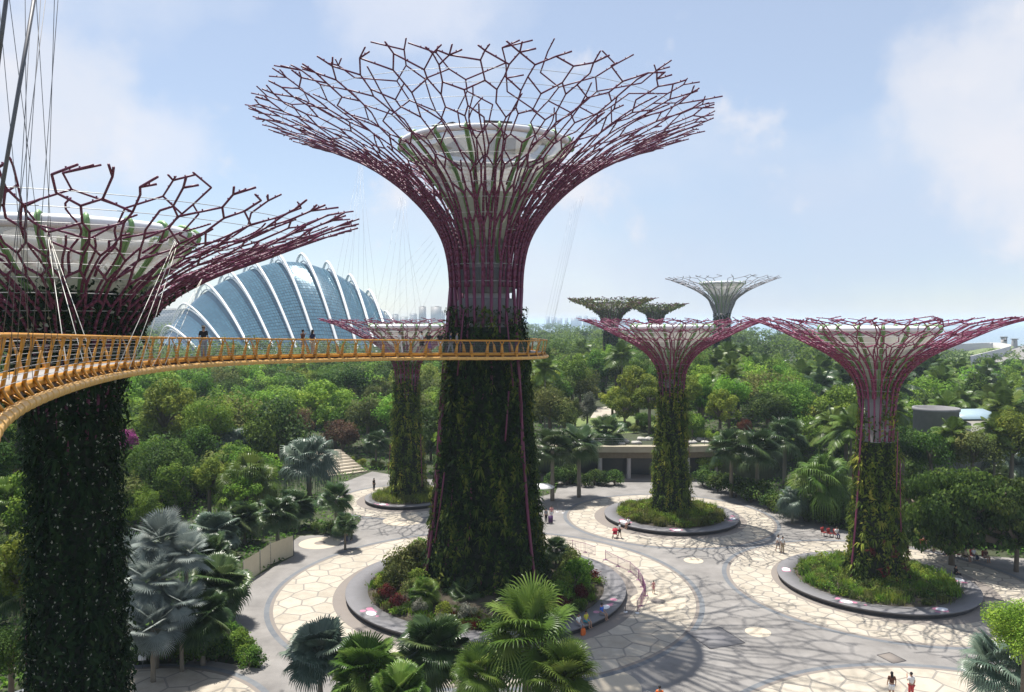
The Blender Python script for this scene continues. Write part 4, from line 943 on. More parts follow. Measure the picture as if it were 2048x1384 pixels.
def fan_palm(seed, nl, nseg, spread, join, droop, pleat, cup, pet=.45, elev=(82, -25), tilt=.55, stacked=0.0, twist=.45):
    rg = np.random.default_rng(seed); b = MB()
    for k in range(nl):
        f = (k + .5) / nl; az = k * 2.39996 + rg.normal(0, .12); el = R(elev[0] + (elev[1] - elev[0]) * f ** .85 + rg.normal(0, 5))
        d = np.array([math.cos(az) * math.cos(el), math.sin(az) * math.cos(el), math.sin(el)])
        pl = pet * rg.uniform(.8, 1.15); base = np.array([0, 0, stacked * (.5 - f)])
        sag = np.array([0, 0, -.10 * pl * math.cos(el)])
        o = base + d * pl + sag; b.tube([base + d * .03, base + d * pl * .55, o], [.014, .011, .008], 4, .35)
        A = np.array([math.cos(az), math.sin(az), 0]); bl = el + R(rg.uniform(-58, 24) * tilt * (1.1 - .4 * math.sin(max(el, 0)))); Z = np.array([0, 0, 1.]); dd = A * math.cos(bl) + Z * math.sin(bl)
        up = -A * math.sin(bl) + Z * math.cos(bl) + np.cross(dd, Z) * rg.normal(0, twist)
        fan_leaf(b, o, dd, up, (1 - pet) * rg.uniform(.88, 1.12), nseg, R(spread), join, droop * (.55 + .9 * f), pleat, cup, rg, rg.uniform(.15, .85))
    t = MB(); zs = np.linspace(-1, 0, 9); t.tube(np.c_[zs * 0, zs * 0, zs], np.linspace(.075, .055, 9) * (1 + .1 * np.sin(np.arange(9) * 2.5)), 9)
    return b, t
def feather_palm(seed, nf, nlf, droop=.9):
    rg = np.random.default_rng(seed); b = MB()
    for k in range(nf):
        f = (k + .5) / nf; az = k * 2.39996; el = R(78 - 92 * f + rg.normal(0, 5)); s = np.linspace(0, 1, 12)
        hx = math.cos(el) * s; hz = math.sin(el) * s - droop * s ** 2 * (.25 + .35 * math.cos(el))
        A = np.array([math.cos(az), math.sin(az)]); P = np.c_[hx * A[0], hx * A[1], hz]; b.tube(P, np.linspace(.016, .004, 12), 4, .5)
        q = np.linspace(.14, .99, nlf); C_ = np.stack([np.interp(q, s, P[:, i]) for i in range(3)], 1); sd = np.array([-A[1], A[0], 0]); T_ = np.gradient(C_, axis=0); T_ /= np.linalg.norm(T_, axis=1, keepdims=True)
        ll = .34 * np.sin(np.pi * (q * .82 + .14)) ** .7; v = np.clip(rg.uniform(.25, .75) + rg.normal(0, .1, nlf), 0, 1)
        for sg in (-1, 1):
            tip = C_ + (sd * sg * .8 + T_ * .55) * ll[:, None] + np.array([0, 0, -.42]) * ll[:, None] * rg.uniform(.6, 1.4, (nlf, 1)); mid = (C_ + tip) * .5 + np.array([0, 0, .05]) * ll[:, None]
            w = T_ * .013; V = np.concatenate([C_ - w * .5, C_ + w * .5, mid + w * 1.2, mid - w * 1.2, tip]); i = np.arange(nlf); Q = lambda z: z * nlf + i
            b.add(V, np.stack([Q(0), Q(1), Q(2), Q(3)], -1), v); b.F.append((np.stack([Q(3), Q(2), Q(4)], -1) + b.n - len(V), v, np.zeros(nlf, int)))
    t = MB(); zs = np.linspace(-1, 0, 9); t.tube(np.c_[.04 * np.sin(zs * 3), zs * 0, zs], np.linspace(.045, .03, 9), 8)
    return b, t
def mkp(kind, gens, m): CROWN[kind] = [(b.mesh('palm_crown', F_[m]), t.mesh('palm_trunk', M['palm_bark'])) for b, t in gens]
mkp('fan', [fan_palm(s, 26, 34, 250, .46, .34, .030, .12) for s in (1, 2, 3)], 'palm')
mkp('weeping', [fan_palm(s, 30, 30, 240, .38, .75, .03, .05) for s in (4, 5)], 'palm')
mkp('hero', [fan_palm(s, 34, 36, 290, .36, .28, .030, .08, elev=(82, -38), tilt=.8) for s in (6, 7)], 'palm')
mkp('silver', [fan_palm(s, 27, 34, 265, .40, .10, .05, .06, pet=.47, elev=(84, -42), tilt=.42, twist=.22) for s in (8, 9)], 'silver')
mkp('pleated', [fan_palm(s, 26, 44, 250, .62, .18, .045, .14, pet=.36, elev=(80, -30), tilt=.7) for s in (10, 12)], 'palm_dark')
mkp('feather', [feather_palm(s, 20, 46) for s in (13, 14, 15)], 'palm')

def palm_px(kind, px, py, Y, Rr, label, m=None, cat='palm', z0=0.0, name='fan_palm', group=None, trunk_r=1.0, sz=1.0, var=None):
    k_ = 1.9 if kind == 'fan' and 1080 < px < 1530 else {'hero': 9, 'silver': 9, 'pleated': 1.15, 'fan': 1.75, 'weeping': 1.3}[kind]
    if py < 1180 or kind != 'pleated':
        zc = min(at(px, py, Y).z, k_ * Rr)      # keep stems as short as the crowns allow
        Y2 = min(Y * 1.25, (CAM_H - zc) * F_PX / (py - HOR)); Rr *= Y2 / Y; Y = Y2
    p = at(px, py, Y)
    return plant(kind, p.x, Y, z0, max(p.z - z0, .35), Rr, label, cat, name, group, m, trunk_r=trunk_r, sz=sz, var=var)

# foreground bed below the central circle
for a in (
    ('hero', 1055, 1266, 41.0, 3.9, 'big bright green fan palm in the foreground, largest leaves, right of its neighbours', 'palm', 0),
    ('hero', 1130, 1352, 38.0, 2.6, 'fan palm lowest in front of the big bright palm, beside the broad pale disc', 'palm', 1),
    ('hero', 960, 1352, 39.5, 2.3, 'low green fan palm tucked under the left side of the big bright palm', 'palm', 1),
    ('pleated', 866, 1300, 42.5, 2.9, 'dark pleated fan palm standing upright left of the big bright palm', 'palm_dark', 0),
    ('pleated', 735, 1345, 41.0, 2.8, 'mid green pleated palm between the blue green palm and the dark upright palm', 'palm', 1),
    ('pleated', 640, 1308, 44.0, 2.7, 'blue green pleated palm at the left end of the foreground palms', 'palm_blue', 0),
    ('pleated', 800, 1390, 38.0, 2.2, 'pleated palm cut by the lower edge under the dark upright palm', 'palm', 1),
    ('fan', 850, 1190, 59.5, 1.9, 'small fan palm with folded leaves inside the largest planter, facing front', 'palm', 0),
    ('fan', 930, 1190, 60.5, 1.8, 'shaded dark fan palm against the foot of the central supertree', 'palm_dark', 1),
    ('fan', 1112, 1100, 68.5, 1.7, 'spiky dark palm against the right side of the central supertree foot', 'palm_dark', 2),
    # left bed
    ('silver', 325, 1085, 52.5, 3.0, 'tallest silver blue fan palm beside the near supertree trunk', 'silver', 0),
    ('silver', 265, 1120, 54.5, 2.6, 'silver blue fan palm half behind the near supertree trunk', 'silver', 1),
    ('silver', 310, 1160, 50.5, 2.8, 'silver blue fan palm in the middle of the silver clump', 'silver', 1),
    ('silver', 372, 1108, 52.0, 2.3, 'silver blue fan palm at the right side of the silver clump', 'silver', 1),
    ('silver', 258, 1212, 51.5, 2.4, 'silver blue fan palm low against the near supertree trunk', 'silver', 0),
    ('silver', 362, 1205, 50.0, 2.1, 'silver fan palm between the silver clump and the large dark pleated palm', 'silver', 1),
    ('silver', 305, 1255, 48.5, 2.4, 'lowest silver fan palm with drooping pale leaves above the lower left paving', 'silver', 0),
    ('pleated', 428, 1065, 60.0, 2.5, 'glossy blue green pleated palm right of the tallest silver palm', 'palm_blue', 0),
    ('pleated', 415, 1115, 55.5, 2.5, 'deep green pleated palm below the glossy blue green one', 'palm_dark', 1),
    ('pleated', 432, 1170, 53.0, 3.0, 'large dark pleated palm with stacked leaves beside the silver clump', 'palm_dark', 0),
    ('pleated', 405, 1235, 51.5, 2.6, 'dark drooping pleated palm at the foot of the silver clump', 'palm_dark', 1),
    ('pleated', 488, 1040, 64.0, 2.2, 'dark pleated palm above the cream hoarding at its left end', 'palm_dark', 1),
    ('fan', 555, 1030, 66.0, 2.6, 'dark fan palm hanging over the cream hoarding', 'palm_dark', 1),
    ('pleated', 590, 1015, 69.0, 2.4, 'rounded dark pleated palm right of the one hanging over the hoarding', 'palm_dark', 0),
    ('weeping', 500, 962, 76.0, 4.4, 'pale weeping fan palm in the middle of the left bed', 'palm', 0),
    ('weeping', 618, 922, 84.0, 4.6, 'large grey green weeping fan palm left of the garden steps', 'palm_blue', 1),
    ('weeping', 478, 892, 90.0, 3.6, 'blue green fan palm behind the pale weeping palm', 'palm_blue', 1),
    ('fan', 672, 1000, 75.0, 2.6, 'open spiky fan palm at the path edge near the small back planter', 'palm_dark', 2),
    ('fan', 690, 1050, 72.0, 1.7, 'low fan palm beside the shaded pale disc', 'palm_dark', 0),
    ('fan', 752, 885, 108, 2.5, 'dark bushy fan palm left of the slim supertree behind the skyway', 'palm_dark', 1),
    # middle, before the terrace building
    ('fan', 1213, 866, 103.0, 3.7, 'tall fan palm with a bare trunk in front of the terrace building', 'palm_dark', 0),
    ('fan', 1158, 893, 101.0, 4.2, 'dark fan palm left of the tall bare trunk palm by the terrace building', 'palm_dark', 1),
    ('fan', 1105, 900, 99.0, 4.2, 'dark fan palm just right of the central supertree trunk', 'palm_dark', 2),
    ('fan', 1463, 900, 101.0, 4.2, 'dark fan palm right of the middle slim supertree', 'palm_dark', 0),
    ('fan', 1515, 900, 99.0, 4.3, 'dark fan palm second to the right of the middle slim supertree', 'palm_dark', 1),
    ('fan', 1570, 878, 98.0, 4.2, 'dark fan palm behind the large weeping palm at the right', 'palm_dark', 2),
    ('weeping', 1640, 958, 78.0, 4.4, 'large grey green weeping fan palm left of the right supertree', 'palm', 0),
    ('weeping', 1585, 1000, 82.0, 2.4, 'small weeping palm at the left foot of the large grey green palm', 'palm_blue', 1),
    ('weeping', 1690, 985, 76.0, 2.6, 'weeping palm against the left side of the right supertree trunk', 'palm', 1),
    ('fan', 1838, 905, 88.0, 2.8, 'green fan palm right of the right supertree trunk', 'palm', 0),
    ('weeping', 1905, 905, 90.0, 2.8, 'fan palm above the middle of the flat dark tree', 'palm', 1),
    ('weeping', 2020, 925, 84.0, 3.4, 'pale fan palm at the right edge above the flat dark tree', 'palm_blue', 0),
    ('fan', 1880, 845, 112.0, 2.4, 'dark palm in front of the round concrete drum', 'palm_dark', 2),
    ('fan', 1945, 862, 106.0, 2.6, 'dark palm in front of the pale blue roof', 'palm_dark', 0),
    ('fan', 1998, 1335, 36.0, 2.3, 'blue green fan palm at the lower right corner', 'palm_blue', 1),
    ('fan', 15, 1000, 58.0, 2.6, 'fan palm at the left edge behind the near supertree trunk', 'palm', 0),
    ('fan', 30, 1190, 50.0, 2.2, 'shaded fan palm left of the near supertree trunk', 'palm_dark', 1),
):
    palm_px(a[0], a[1], a[2], a[3], a[4] * .92, a[5], a[6], var=a[7] % len(CROWN[a[0]]))

OCC = []
for (kd, px, py, Y_, Rr, lab, m) in (('round', 1808, 890, 99, 2.8, 'dark tree hiding the left foot of the round concrete drum', 'dark'), ('round', 1862, 902, 98, 3.2, 'mid green tree hiding the middle of the round concrete drum', 'green'),
    ('feather', 1905, 868, 99, 3.4, 'arching feather palm between the drum and the pale blue roof', 'palm'), ('round', 1945, 898, 97, 3.3, 'leafy tree hiding the wall below the pale blue roof', 'olive'), ('feather', 1990, 862, 98, 3.4, 'arching feather palm at the right end of the pale blue roof', 'palm'), ('round', 2025, 880, 97, 3.8, 'yellow green tree right of the pale blue roof', 'yellow')):
    p = at(px, py, Y_); OCC.append((p.x, Y_, Rr)); plant(kd, p.x, Y_, 0, p.z, Rr, lab, 'palm' if kd == 'feather' else 'tree', 'feather_palm' if kd == 'feather' else 'leafy_tree', None, m, sz=1.25 if kd == 'round' else 1)
def tree_px(kind, px, py, Y, Rr, label, m, name='leafy_tree', cat='tree', z0=0.0, sz=1.0, group=None, var=None):
    p = at(px, py, Y)
    if kind != 'layer':
        zc = min(p.z, 1.25 * Rr * {'tall': 1.2, 'cone': 1.2, 'airy': 1.35}.get(kind, 1) + (TZ if Y > 115 and px > 1060 else 0)); Y2 = min(Y * 1.3, (CAM_H - zc) * F_PX / (py - HOR))
        if py < 1200: Rr *= Y2 / Y; Y = Y2; p = at(px, py, Y)
    if Y > 115 and px > 1060: z0 = TZ
    OCC.append((p.x, Y, Rr)); return plant(kind, p.x, Y, z0, max(p.z - z0, .3), Rr, label, cat, name, group, m, sz=1.9 if kind == 'layer' else sz, var=var, trunk_r=.5 if kind == 'layer' else 1)
for a in (
    ('airy', 330, 822, 88, 4.4, 'airy yellow green tree with visible branches right of the near supertree', 'yellow'),
    ('fine', 415, 838, 86, 3.2, 'bright maple leaved tree beside the airy yellow green tree', 'bright'),
    ('fine', 318, 952, 71, 3.7, 'dense round glossy tree above the silver palms', 'dark'),
    ('fine', 282, 1015, 65, 1.9, 'small round dark tree below the dense glossy one', 'green'),
    ('airy', 248, 885, 76, 1.7, 'pink blossoming bush tree beside the near supertree trunk', 'pink'),
    ('airy', 512, 862, 97, 2.2, 'silvery grey leaved small tree in the left wood', 'pale'),
    ('round', 598, 845, 102, 2.5, 'rust tinged small tree above the weeping palms', 'rust'),
    ('round', 685, 868, 100, 2.7, 'dark tree with a rusty crown left of the slim supertree', 'rust'),
    ('round', 690, 770, 124, 4.6, 'large dark spreading tree under the middle of the skyway', 'dark'),
    ('airy', 755, 795, 116, 3.2, 'olive tree with pale trunks beside the slim supertree', 'olive'),
    ('round', 868, 815, 116, 3.4, 'sunlit olive tree between the slim and the central supertree', 'yellow'),
    ('round', 862, 885, 110, 2.6, 'shaded dark tree between the slim and the central supertree', 'dark'),
    ('round', 640, 800, 128, 3.2, 'mid green tree left of the large dark spreading tree', 'green'),
    ('round', 550, 775, 135, 3.8, 'round bright green tree below the skyway', 'bright'),
    ('tall', 455, 770, 140, 3.8, 'mid green tall tree right of the garden shelter', 'olive'),
    ('round', 300, 772, 120, 4.6, 'soft green tree right beside the near supertree under the skyway', 'bright'),
    ('round', 1100, 815, 118, 3.9, 'golden olive tree right beside the central supertree', 'olive'),
    ('cone', 1175, 812, 128, 2.4, 'pale conical tree at the left end of the lawn', 'pale'),
    ('cone', 1150, 820, 126, 2.0, 'small grey green conical tree beside the pale conical one', 'olive'),
    ('round', 1160, 770, 142, 3.8, 'grey green rounded tree behind the conical trees', 'olive'),
    ('airy', 1275, 770, 132, 4.4, 'umbrella shaped yellow green tree behind the lawn, left of the middle slim supertree', 'yellow'),
    ('airy', 1250, 815, 130, 2.8, 'thin trunked airy tree at the lawn, in front of the umbrella shaped one', 'yellow'),
    ('airy', 1405, 790, 128, 3.6, 'airy bright tree just right of the middle slim supertree', 'bright'),
    ('fine', 1490, 852, 116, 1.3, 'dark red leaved bush behind the dark fan palms', 'red'),
    ('airy', 1685, 830, 96, 4.0, 'feathery bright green bamboo like tree left of the right supertree', 'bright'),
    ('airy', 1620, 870, 94, 3.0, 'lower feathery bright bush beside the bamboo like tree', 'bright'),
    ('round', 1420, 925, 100, 1.9, 'low ferny bright bush at the right foot of the middle slim supertree', 'bright'),
    ('round', 1130, 835, 119, 2.8, 'olive bush tree at the terrace edge right of the central trunk', 'olive'),
    ('airy', 1300, 795, 124, 3.6, 'umbrella shaped tree touching the left side of the middle slim supertree', 'yellow'),
    ('airy', 1225, 800, 140, 3.4, 'light airy tree behind the lawn at its middle', 'yellow'),
    ('round', 1290, 840, 118.5, 1.6, 'low round bush tree on the rock bed', 'green'),
    ('round', 1385, 845, 117.5, 2.2, 'leafy bush right against the middle slim supertree', 'bright'),
    ('airy', 1440, 815, 121, 3.4, 'airy tree second to the right of the middle slim supertree', 'yellow'),
    ('round', 1420, 770, 134, 3.8, 'round tree behind the airy trees of the terrace', 'green'),
    ('round', 1475, 790, 128, 3.8, 'round bright tree behind the dark red bush', 'bright'),
    ('round', 1540, 815, 120, 3.6, 'dark round tree right of the dark red bush', 'dark'),
    ('round', 1560, 770, 130, 4.2, 'green round tree behind the dark round one', 'green'),
    ('round', 1790, 850, 104, 3.0, 'dense dark tree right against the right supertree trunk', 'dark'),
    ('round', 1860, 870, 100, 2.8, 'dense green bush tree below the round concrete drum', 'green'),
    ('round', 1960, 885, 97, 3.0, 'dense dark bush tree below the pale blue roof', 'dark'),
    ('round', 2030, 890, 96, 3.0, 'dense green bush tree at the right edge above the flat dark tree', 'green'),
    ('layer', 1905, 1025, 73, 6.7, 'wide flat layered dark tree over the seats at the right', 'dark'),
    ('layer', 2035, 1030, 71, 5.4, 'flat layered dark tree cut by the right edge', 'dark'),
    ('airy', 1985, 838, 104, 2.8, 'yellow leaved tree at the right near the pale blue roof', 'yellow'),
    ('airy', 2035, 868, 100, 2.6, 'yellow leaved tree at the right edge', 'yellow'),
    ('fine', 2050, 1265, 37, 1.9, 'yellow green shrub tree cut by the right edge beside the corner palm', 'bright'),
    ('round', 40, 800, 62, 4.2, 'dark leafy tree left of the near supertree trunk under the skyway', 'dark'),
    ('fine', 30, 905, 60, 2.8, 'dusty olive tree at the left edge behind the near trunk', 'dark'),
    ('fine', 15, 1110, 52, 2.4, 'shaded green bush tree at the left edge', 'dark'),
    ('fine', 20, 1300, 46, 2.3, 'shaded dark bush tree at the lower left corner', 'dark'),
):
    tree_px(*a)

# the wood further back: one thing per tree, grouped by stretch
DOMEBOX = (-320, 20, 380, 480)
def wood(xs, ys, n, mind, kinds, z0, hr, rr, where, grp, avoid):
    cnt = 0; tries = 0
    while cnt < n and tries < n * 60:
        tries += 1; y = ys[0] + (ys[1] - ys[0]) * random.random() ** 1.25; x = random.uniform(*xs)
        if abs(x) > .76 * y + 4: continue
        if any(math.hypot(x - a, y - c) < mind * .5 * (1 + r / 5) for a, c, r in OCC) or avoid(x, y): continue
        kd, m, nm, desc = random.choice(kinds); r = random.uniform(*rr) * (.85 if kd in ('tall',) else 1); h = random.uniform(*hr)
        OCC.append((x, y, r)); z = z0(x, y)
        if kd == 'feather': plant(kd, x, y, z, h * .95, r * 1.0, f'{desc} {where}', 'palm', nm, f'{desc} {grp}', m)
        else: plant(kd, x, y, z, max(h - r * .9, r * 1.0) if kd != 'tall' else h - r, r, f'{desc} {where}', 'tree', nm, f'{desc} {grp}', m)
        cnt += 1
BL = [('round', 'green', 'leafy_tree', 'mid green leafy tree'), ('round', 'bright', 'leafy_tree', 'bright green leafy tree'), ('round', 'dark', 'leafy_tree', 'dark green leafy tree'), ('tall', 'green', 'tall_tree', 'tall green tree'), ('airy', 'bright', 'airy_tree', 'airy light green tree'), ('round', 'olive', 'olive_tree', 'olive green tree'), ('airy', 'yellow', 'airy_tree', 'yellow green airy tree')]
FE = [('feather', 'palm', 'feather_palm', 'arching feather palm'), ('feather', 'palm_dark', 'feather_palm', 'dark green feather palm'), ('feather', 'palm', 'feather_palm', 'arching feather palm')]
lawnP = [tuple(gp(x, y, TZ))[:2] for x, y in ((1120, 880), (1120, 838), (1185, 800), (1225, 800), (1330, 835), (1345, 880))]
flat0 = lambda x, y: 0.0
terz = lambda x, y: TZ if inpoly(x, y, ter) else 0.0
av0 = lambda x, y: paved(x, y, 1.5) or inpoly(x, y, ter) or (x < -14 and 100 < y < 128 and x > -36) or math.hypot(x + 24, y - 41) < 6
av1 = lambda x, y: paved(x, y, 1.5) or inpoly(x, y, lawnP) or (y < 121 and 0 < x < 40)
wood((-95, 8), (112, 235), 150, 5.8, BL, flat0, (8.5, 13.5), (4.2, 6.4), 'in the wood beyond the skyway', 'of the wood beyond the skyway', av0)
wood((-75, -30), (55, 112), 45, 4.6, BL, flat0, (5, 9), (2.8, 4.4), 'in the left wood near the skyway', 'of the left wood near the skyway', lambda x, y: av0(x, y) or (x > -.62 * y and y < 84))
wood((3, 62), (121, 235), 120, 5.2, BL + FE[:1], terz, (7.5, 11.5), (3.2, 5.0), 'on the terrace behind the middle slim supertree', 'of the terrace wood', lambda x, y: av1(x, y) or not inpoly(x, y, ter))
wood((45, 185), (100, 235), 140, 5.6, BL + FE * 3, flat0, (8, 12.5), (3.8, 5.8), 'in the right wood behind the right supertree', 'of the right wood', lambda x, y: inpoly(x, y, ter) or paved(x, y, 2) or (y < 113 and 51 < x < 75))
wood((38, 85), (80, 104), 22, 4.5, [('shrub', 'green', 'bushy_tree', 'low green bushy tree'), ('shrub', 'dark', 'bushy_tree', 'low dark bushy tree'), ('fan', 'palm_dark', 'fan_palm', 'low dark fan palm'), ('fan', 'palm', 'fan_palm', 'low green fan palm')], flat0, (2.5, 4.2), (1.8, 2.8), 'in the planting behind the flat dark tree', 'behind the flat dark tree', lambda x, y: paved(x, y, 2) or inpoly(x, y, ter))

# far wood, too many crowns to count
def far_wood():
    rg = np.random.default_rng(99); b = MB(); P, N, L, v = [], [], [], []
    def crown(x, y, r, top, n, lf):
        k = 7; cc = rg.normal(0, .42, (k, 3)) * np.array([r, r, r * .45]) + np.array([x, y, top - r * .55]); q = rg.integers(0, k, n)
        d = rg.normal(size=(n, 3)); d[:, 2] = np.abs(d[:, 2]) * 1.1 - .25; d /= np.linalg.norm(d, axis=1, keepdims=True)
        P.append(cc[q] + d * (r * rg.uniform(.38, .62, n))[:, None]); N.append(d + np.array([0, 0, .5]) + rg.normal(0, .4, (n, 3))); L.append(lf * rg.uniform(.6, 1.4, n)); v.append(np.clip(rg.uniform(.15, .85) + rg.normal(0, .13, n), 0, 1))
    m = 0
    while m < 760:
        y = 225 + 700 * rg.random() ** 1.15; x = rg.uniform(-.75, .78) * y
        if DOMEBOX[0] < x < DOMEBOX[1] and DOMEBOX[2] < y < DOMEBOX[3]: continue
        if x > 250 + (950 - y) * .1 and y > 560 and x > .52 * y: continue
        if y > 680 and x > 330 - (y - 680): continue
        low = x > .49 * y and y > 240
        if low and y > 540: continue
        r = rg.uniform(5, 8.5); crown(x, y, r, rg.uniform(10, 16.5) if not low else rg.uniform(3.5, 6.5), int(330 * (240 / y) ** .6), .95 * (y / 240) ** .6); m += 1
    for _ in range(520):
        y = 950 + 1100 * rg.random(); x = rg.uniform(-.75, .42) * y
        if x > 120 and y > 1150: continue
        crown(x, y, rg.uniform(9, 15), rg.uniform(13, 20), 70, 3.0)
    b.leaves(np.concatenate(P), np.concatenate(N), np.concatenate(L), np.concatenate(L) * .75, np.concatenate(v), rg=rg)
    tag(b.build('far_wood', F_['green']), kind='stuff')
far_wood()

# ---- low planting
def blades(b, P, hgt, lean, w, rg, v):
    n = len(P); az = rg.uniform(0, 6.283, n); d = np.c_[np.cos(az), np.sin(az), az * 0]; sd = np.c_[-np.sin(az), np.cos(az), az * 0]
    h = (hgt * rg.uniform(.6, 1.3, n))[:, None]; ln = (lean * rg.uniform(.2, 1.5, n))[:, None] * h; w = w * rg.uniform(.7, 1.3, n)[:, None]
    m = P + d * ln * .35 + np.array([0, 0, 1]) * h * .62; t = P + d * ln + np.array([0, 0, 1]) * h * (1 - .15 * ln / h)
    V = np.concatenate([P - sd * w * .5, P + sd * w * .5, m + sd * w * .45, m - sd * w * .45, t]); i = np.arange(n); q = lambda k: k * n + i
    b.add(V, np.stack([q(0), q(1), q(2), q(3)], -1), v); b.F.append((np.stack([q(3), q(2), q(4)], -1) + b.n - len(V), np.broadcast_to(v, (n,)), np.zeros(n, int)))
def bed(tk, ri, rin, n, hg, mats, seed, z=.5, group='grasses'):
    rg = np.random.default_rng(seed); cx, cy = TREES[tk]; nt = 420
    b = MB(); a = rg.uniform(0, 6.283, nt); r = np.sqrt(rg.uniform(rin ** 2, (ri - .25) ** 2, nt)); tc_ = rg.integers(0, len(mats), nt)
    tc_ = (np.floor((np.sin(a * 3 + r) + np.sin(a * 5 - r * 2) + 2 + rg.normal(0, .4, nt)) / 4 * len(mats)) % len(mats)).astype(int)
    for k in range(len(mats)):
        s = np.where(tc_ == k)[0]
        for q in s:
            m = int(n / nt * rg.uniform(.5, 1.5)); P = np.c_[cx + r[q] * math.cos(a[q]) + rg.normal(0, .22, m), cy + r[q] * math.sin(a[q]) + rg.normal(0, .22, m), np.full(m, z)]
            h = hg * rg.uniform(.55, 1.25) * (1.25 - .5 * (r[q] / ri)); vv = np.clip(rg.uniform(.1, .95) + rg.normal(0, .12, m), 0, 1)
            if rg.random() < .55: blades(b, P, h, .45, .055, rg, vv); b.F[-1] = (b.F[-1][0], b.F[-1][1], np.full(m, k)); b.F[-2] = (b.F[-2][0], b.F[-2][1], np.full(m, k))
            else:
                P[:, 2] += rg.uniform(.05, h * .85, m); P[:, :2] += rg.normal(0, .12, (m, 2)); b.leaves(P, rg.normal(0, .5, (m, 3)) + np.array([0, 0, .8]), .24, .12, vv, k, rg=rg)
    tag(b.build('ground_cover', [F_[x] for x in mats]), kind='stuff')
bed('C', 6.3, 1.8, 26000, .95, ['yellow', 'olive', 'bright', 'olive'], 1)
bed('D', 6.75, 2.0, 26000, .85, ['yellow', 'bright', 'olive', 'green'], 2)
bed('B', 4.6, 1.9, 9000, .9, ['olive', 'yellow'], 3)
bed('M', 10.2, 4.6, 52000, .62, ['green', 'red', 'olive', 'bright', 'dark'], 4, z=.62)
# shrubs in the central planter
for (dg, r, Rr, m, lab) in ((168, 7.0, 1.9, 'olive', 'tall grey green bush at the left back of the largest planter'), (183, 7.6, 1.6, 'olive', 'bush with narrow leaves at the left of the largest planter'), (152, 6.6, 1.7, 'green', 'dark green bush behind the left bushes of the largest planter'),
    (200, 8.0, 1.3, 'olive', 'mid green bush left of the yellow croton'), (205, 6.2, 1.15, 'yellow', 'golden yellow croton bush in the largest planter'), (216, 7.4, 1.1, 'olive', 'yellow green bush in front of the golden croton'), (228, 7.6, 1.2, 'green', 'green leafy bush left of the small folded fan palm'),
    (192, 9.0, .8, 'yellow', 'small yellow flowering bush at the left rim of the largest planter'), (208, 9.1, .7, 'red', 'low dark red bush at the left rim of the largest planter'), (222, 9.2, .65, 'red', 'second low dark red bush toward the front of the largest planter'),
    (236, 9.0, .7, 'pale', 'pale variegated bush at the front of the largest planter'), (250, 8.8, .75, 'yellow', 'low yellow green bush beside the front notch of the largest planter'), (262, 8.6, .8, 'pale', 'variegated bush under the big bright palm leaves'),
    (-18, 8.0, 1.5, 'green', 'dark green bush at the right of the largest planter'), (-4, 8.2, 1.4, 'green', 'bush with narrow leaves at the right of the largest planter'), (10, 7.6, 1.3, 'olive', 'grey green bush at the right back of the largest planter'), (26, 8.4, 1.2, 'olive', 'tallest bush at the right back rim of the largest planter'),
    (-30, 7.2, 1.2, 'yellow', 'yellow green bush right of the central trunk'), (-40, 8.2, 1.1, 'green', 'round bush at the right front of the largest planter'), (-28, 9.1, .7, 'red', 'dark red low bush at the right rim of the largest planter'), (-46, 9.0, .7, 'red', 'dark red low bush near the seated people')):
    cx, cy = TREES['M']; a = R(dg); plant('shrub', cx + r * math.cos(a), cy + r * math.sin(a), .55, Rr * .85, Rr, lab, 'shrub', 'shrub', None, m, sz=1.15)
# hedges and bushes along the edges of the plaza
edge_pts = [((505, 1335), (455, 1290), 6, 'green', 1.0, 'clipped bush along the path edge at the lower left'), ((440, 1325), (258, 1318), 10, 'dark', 1.3, 'dark bush edging the lower left paving'), ((690, 1068), (630, 1070), 5, 'dark', 1.0, 'dark bush under the palms beside the shaded pale disc'),
            ((700, 930), (840, 940), 8, 'yellow', .9, 'sunlit low bush behind the small back planter'), ((1400, 968), (1580, 1030), 11, 'dark', 1.8, 'dark hedge bush right of the middle paved circle'), ((1585, 1035), (1690, 1055), 8, 'dark', 1.7, 'dark bush beneath the large weeping palm'),
            ((1090, 970), (1240, 968), 10, 'dark', 1.5, 'dark bush under the palms before the terrace building'), ((1800, 1072), (2040, 1095), 13, 'dark', 1.9, 'deep shaded bush behind the seats at the right'), ((1600, 940), (1720, 900), 6, 'green', 1.5, 'mid green bush left of the right supertree trunk'),
            ((250, 940), (450, 1010), 9, 'green', 1.3, 'green bush among the trees above the silver palms'), ((1350, 880), (1470, 880), 6, 'bright', 1.0, 'bright bush on the terrace right of the middle slim supertree'), ((1250, 862), (1310, 866), 5, 'olive', .9, 'olive bush on the rock bed left of the middle slim supertree')]
for (a, c, n, m, r, lab) in edge_pts:
    terr = 'terrace right' in lab or 'rock bed' in lab
    for k in range(n):
        f = (k + .5) / n; p = gp(a[0] + (c[0] - a[0]) * f + random.uniform(-6, 6), a[1] + (c[1] - a[1]) * f + random.uniform(-4, 4), TZ if terr else 0)
        rr = r * random.uniform(.8, 1.25); plant('shrub', p.x, p.y, p.z, rr * .6, rr, lab, 'shrub', 'shrub', 'bushes: ' + lab, m)
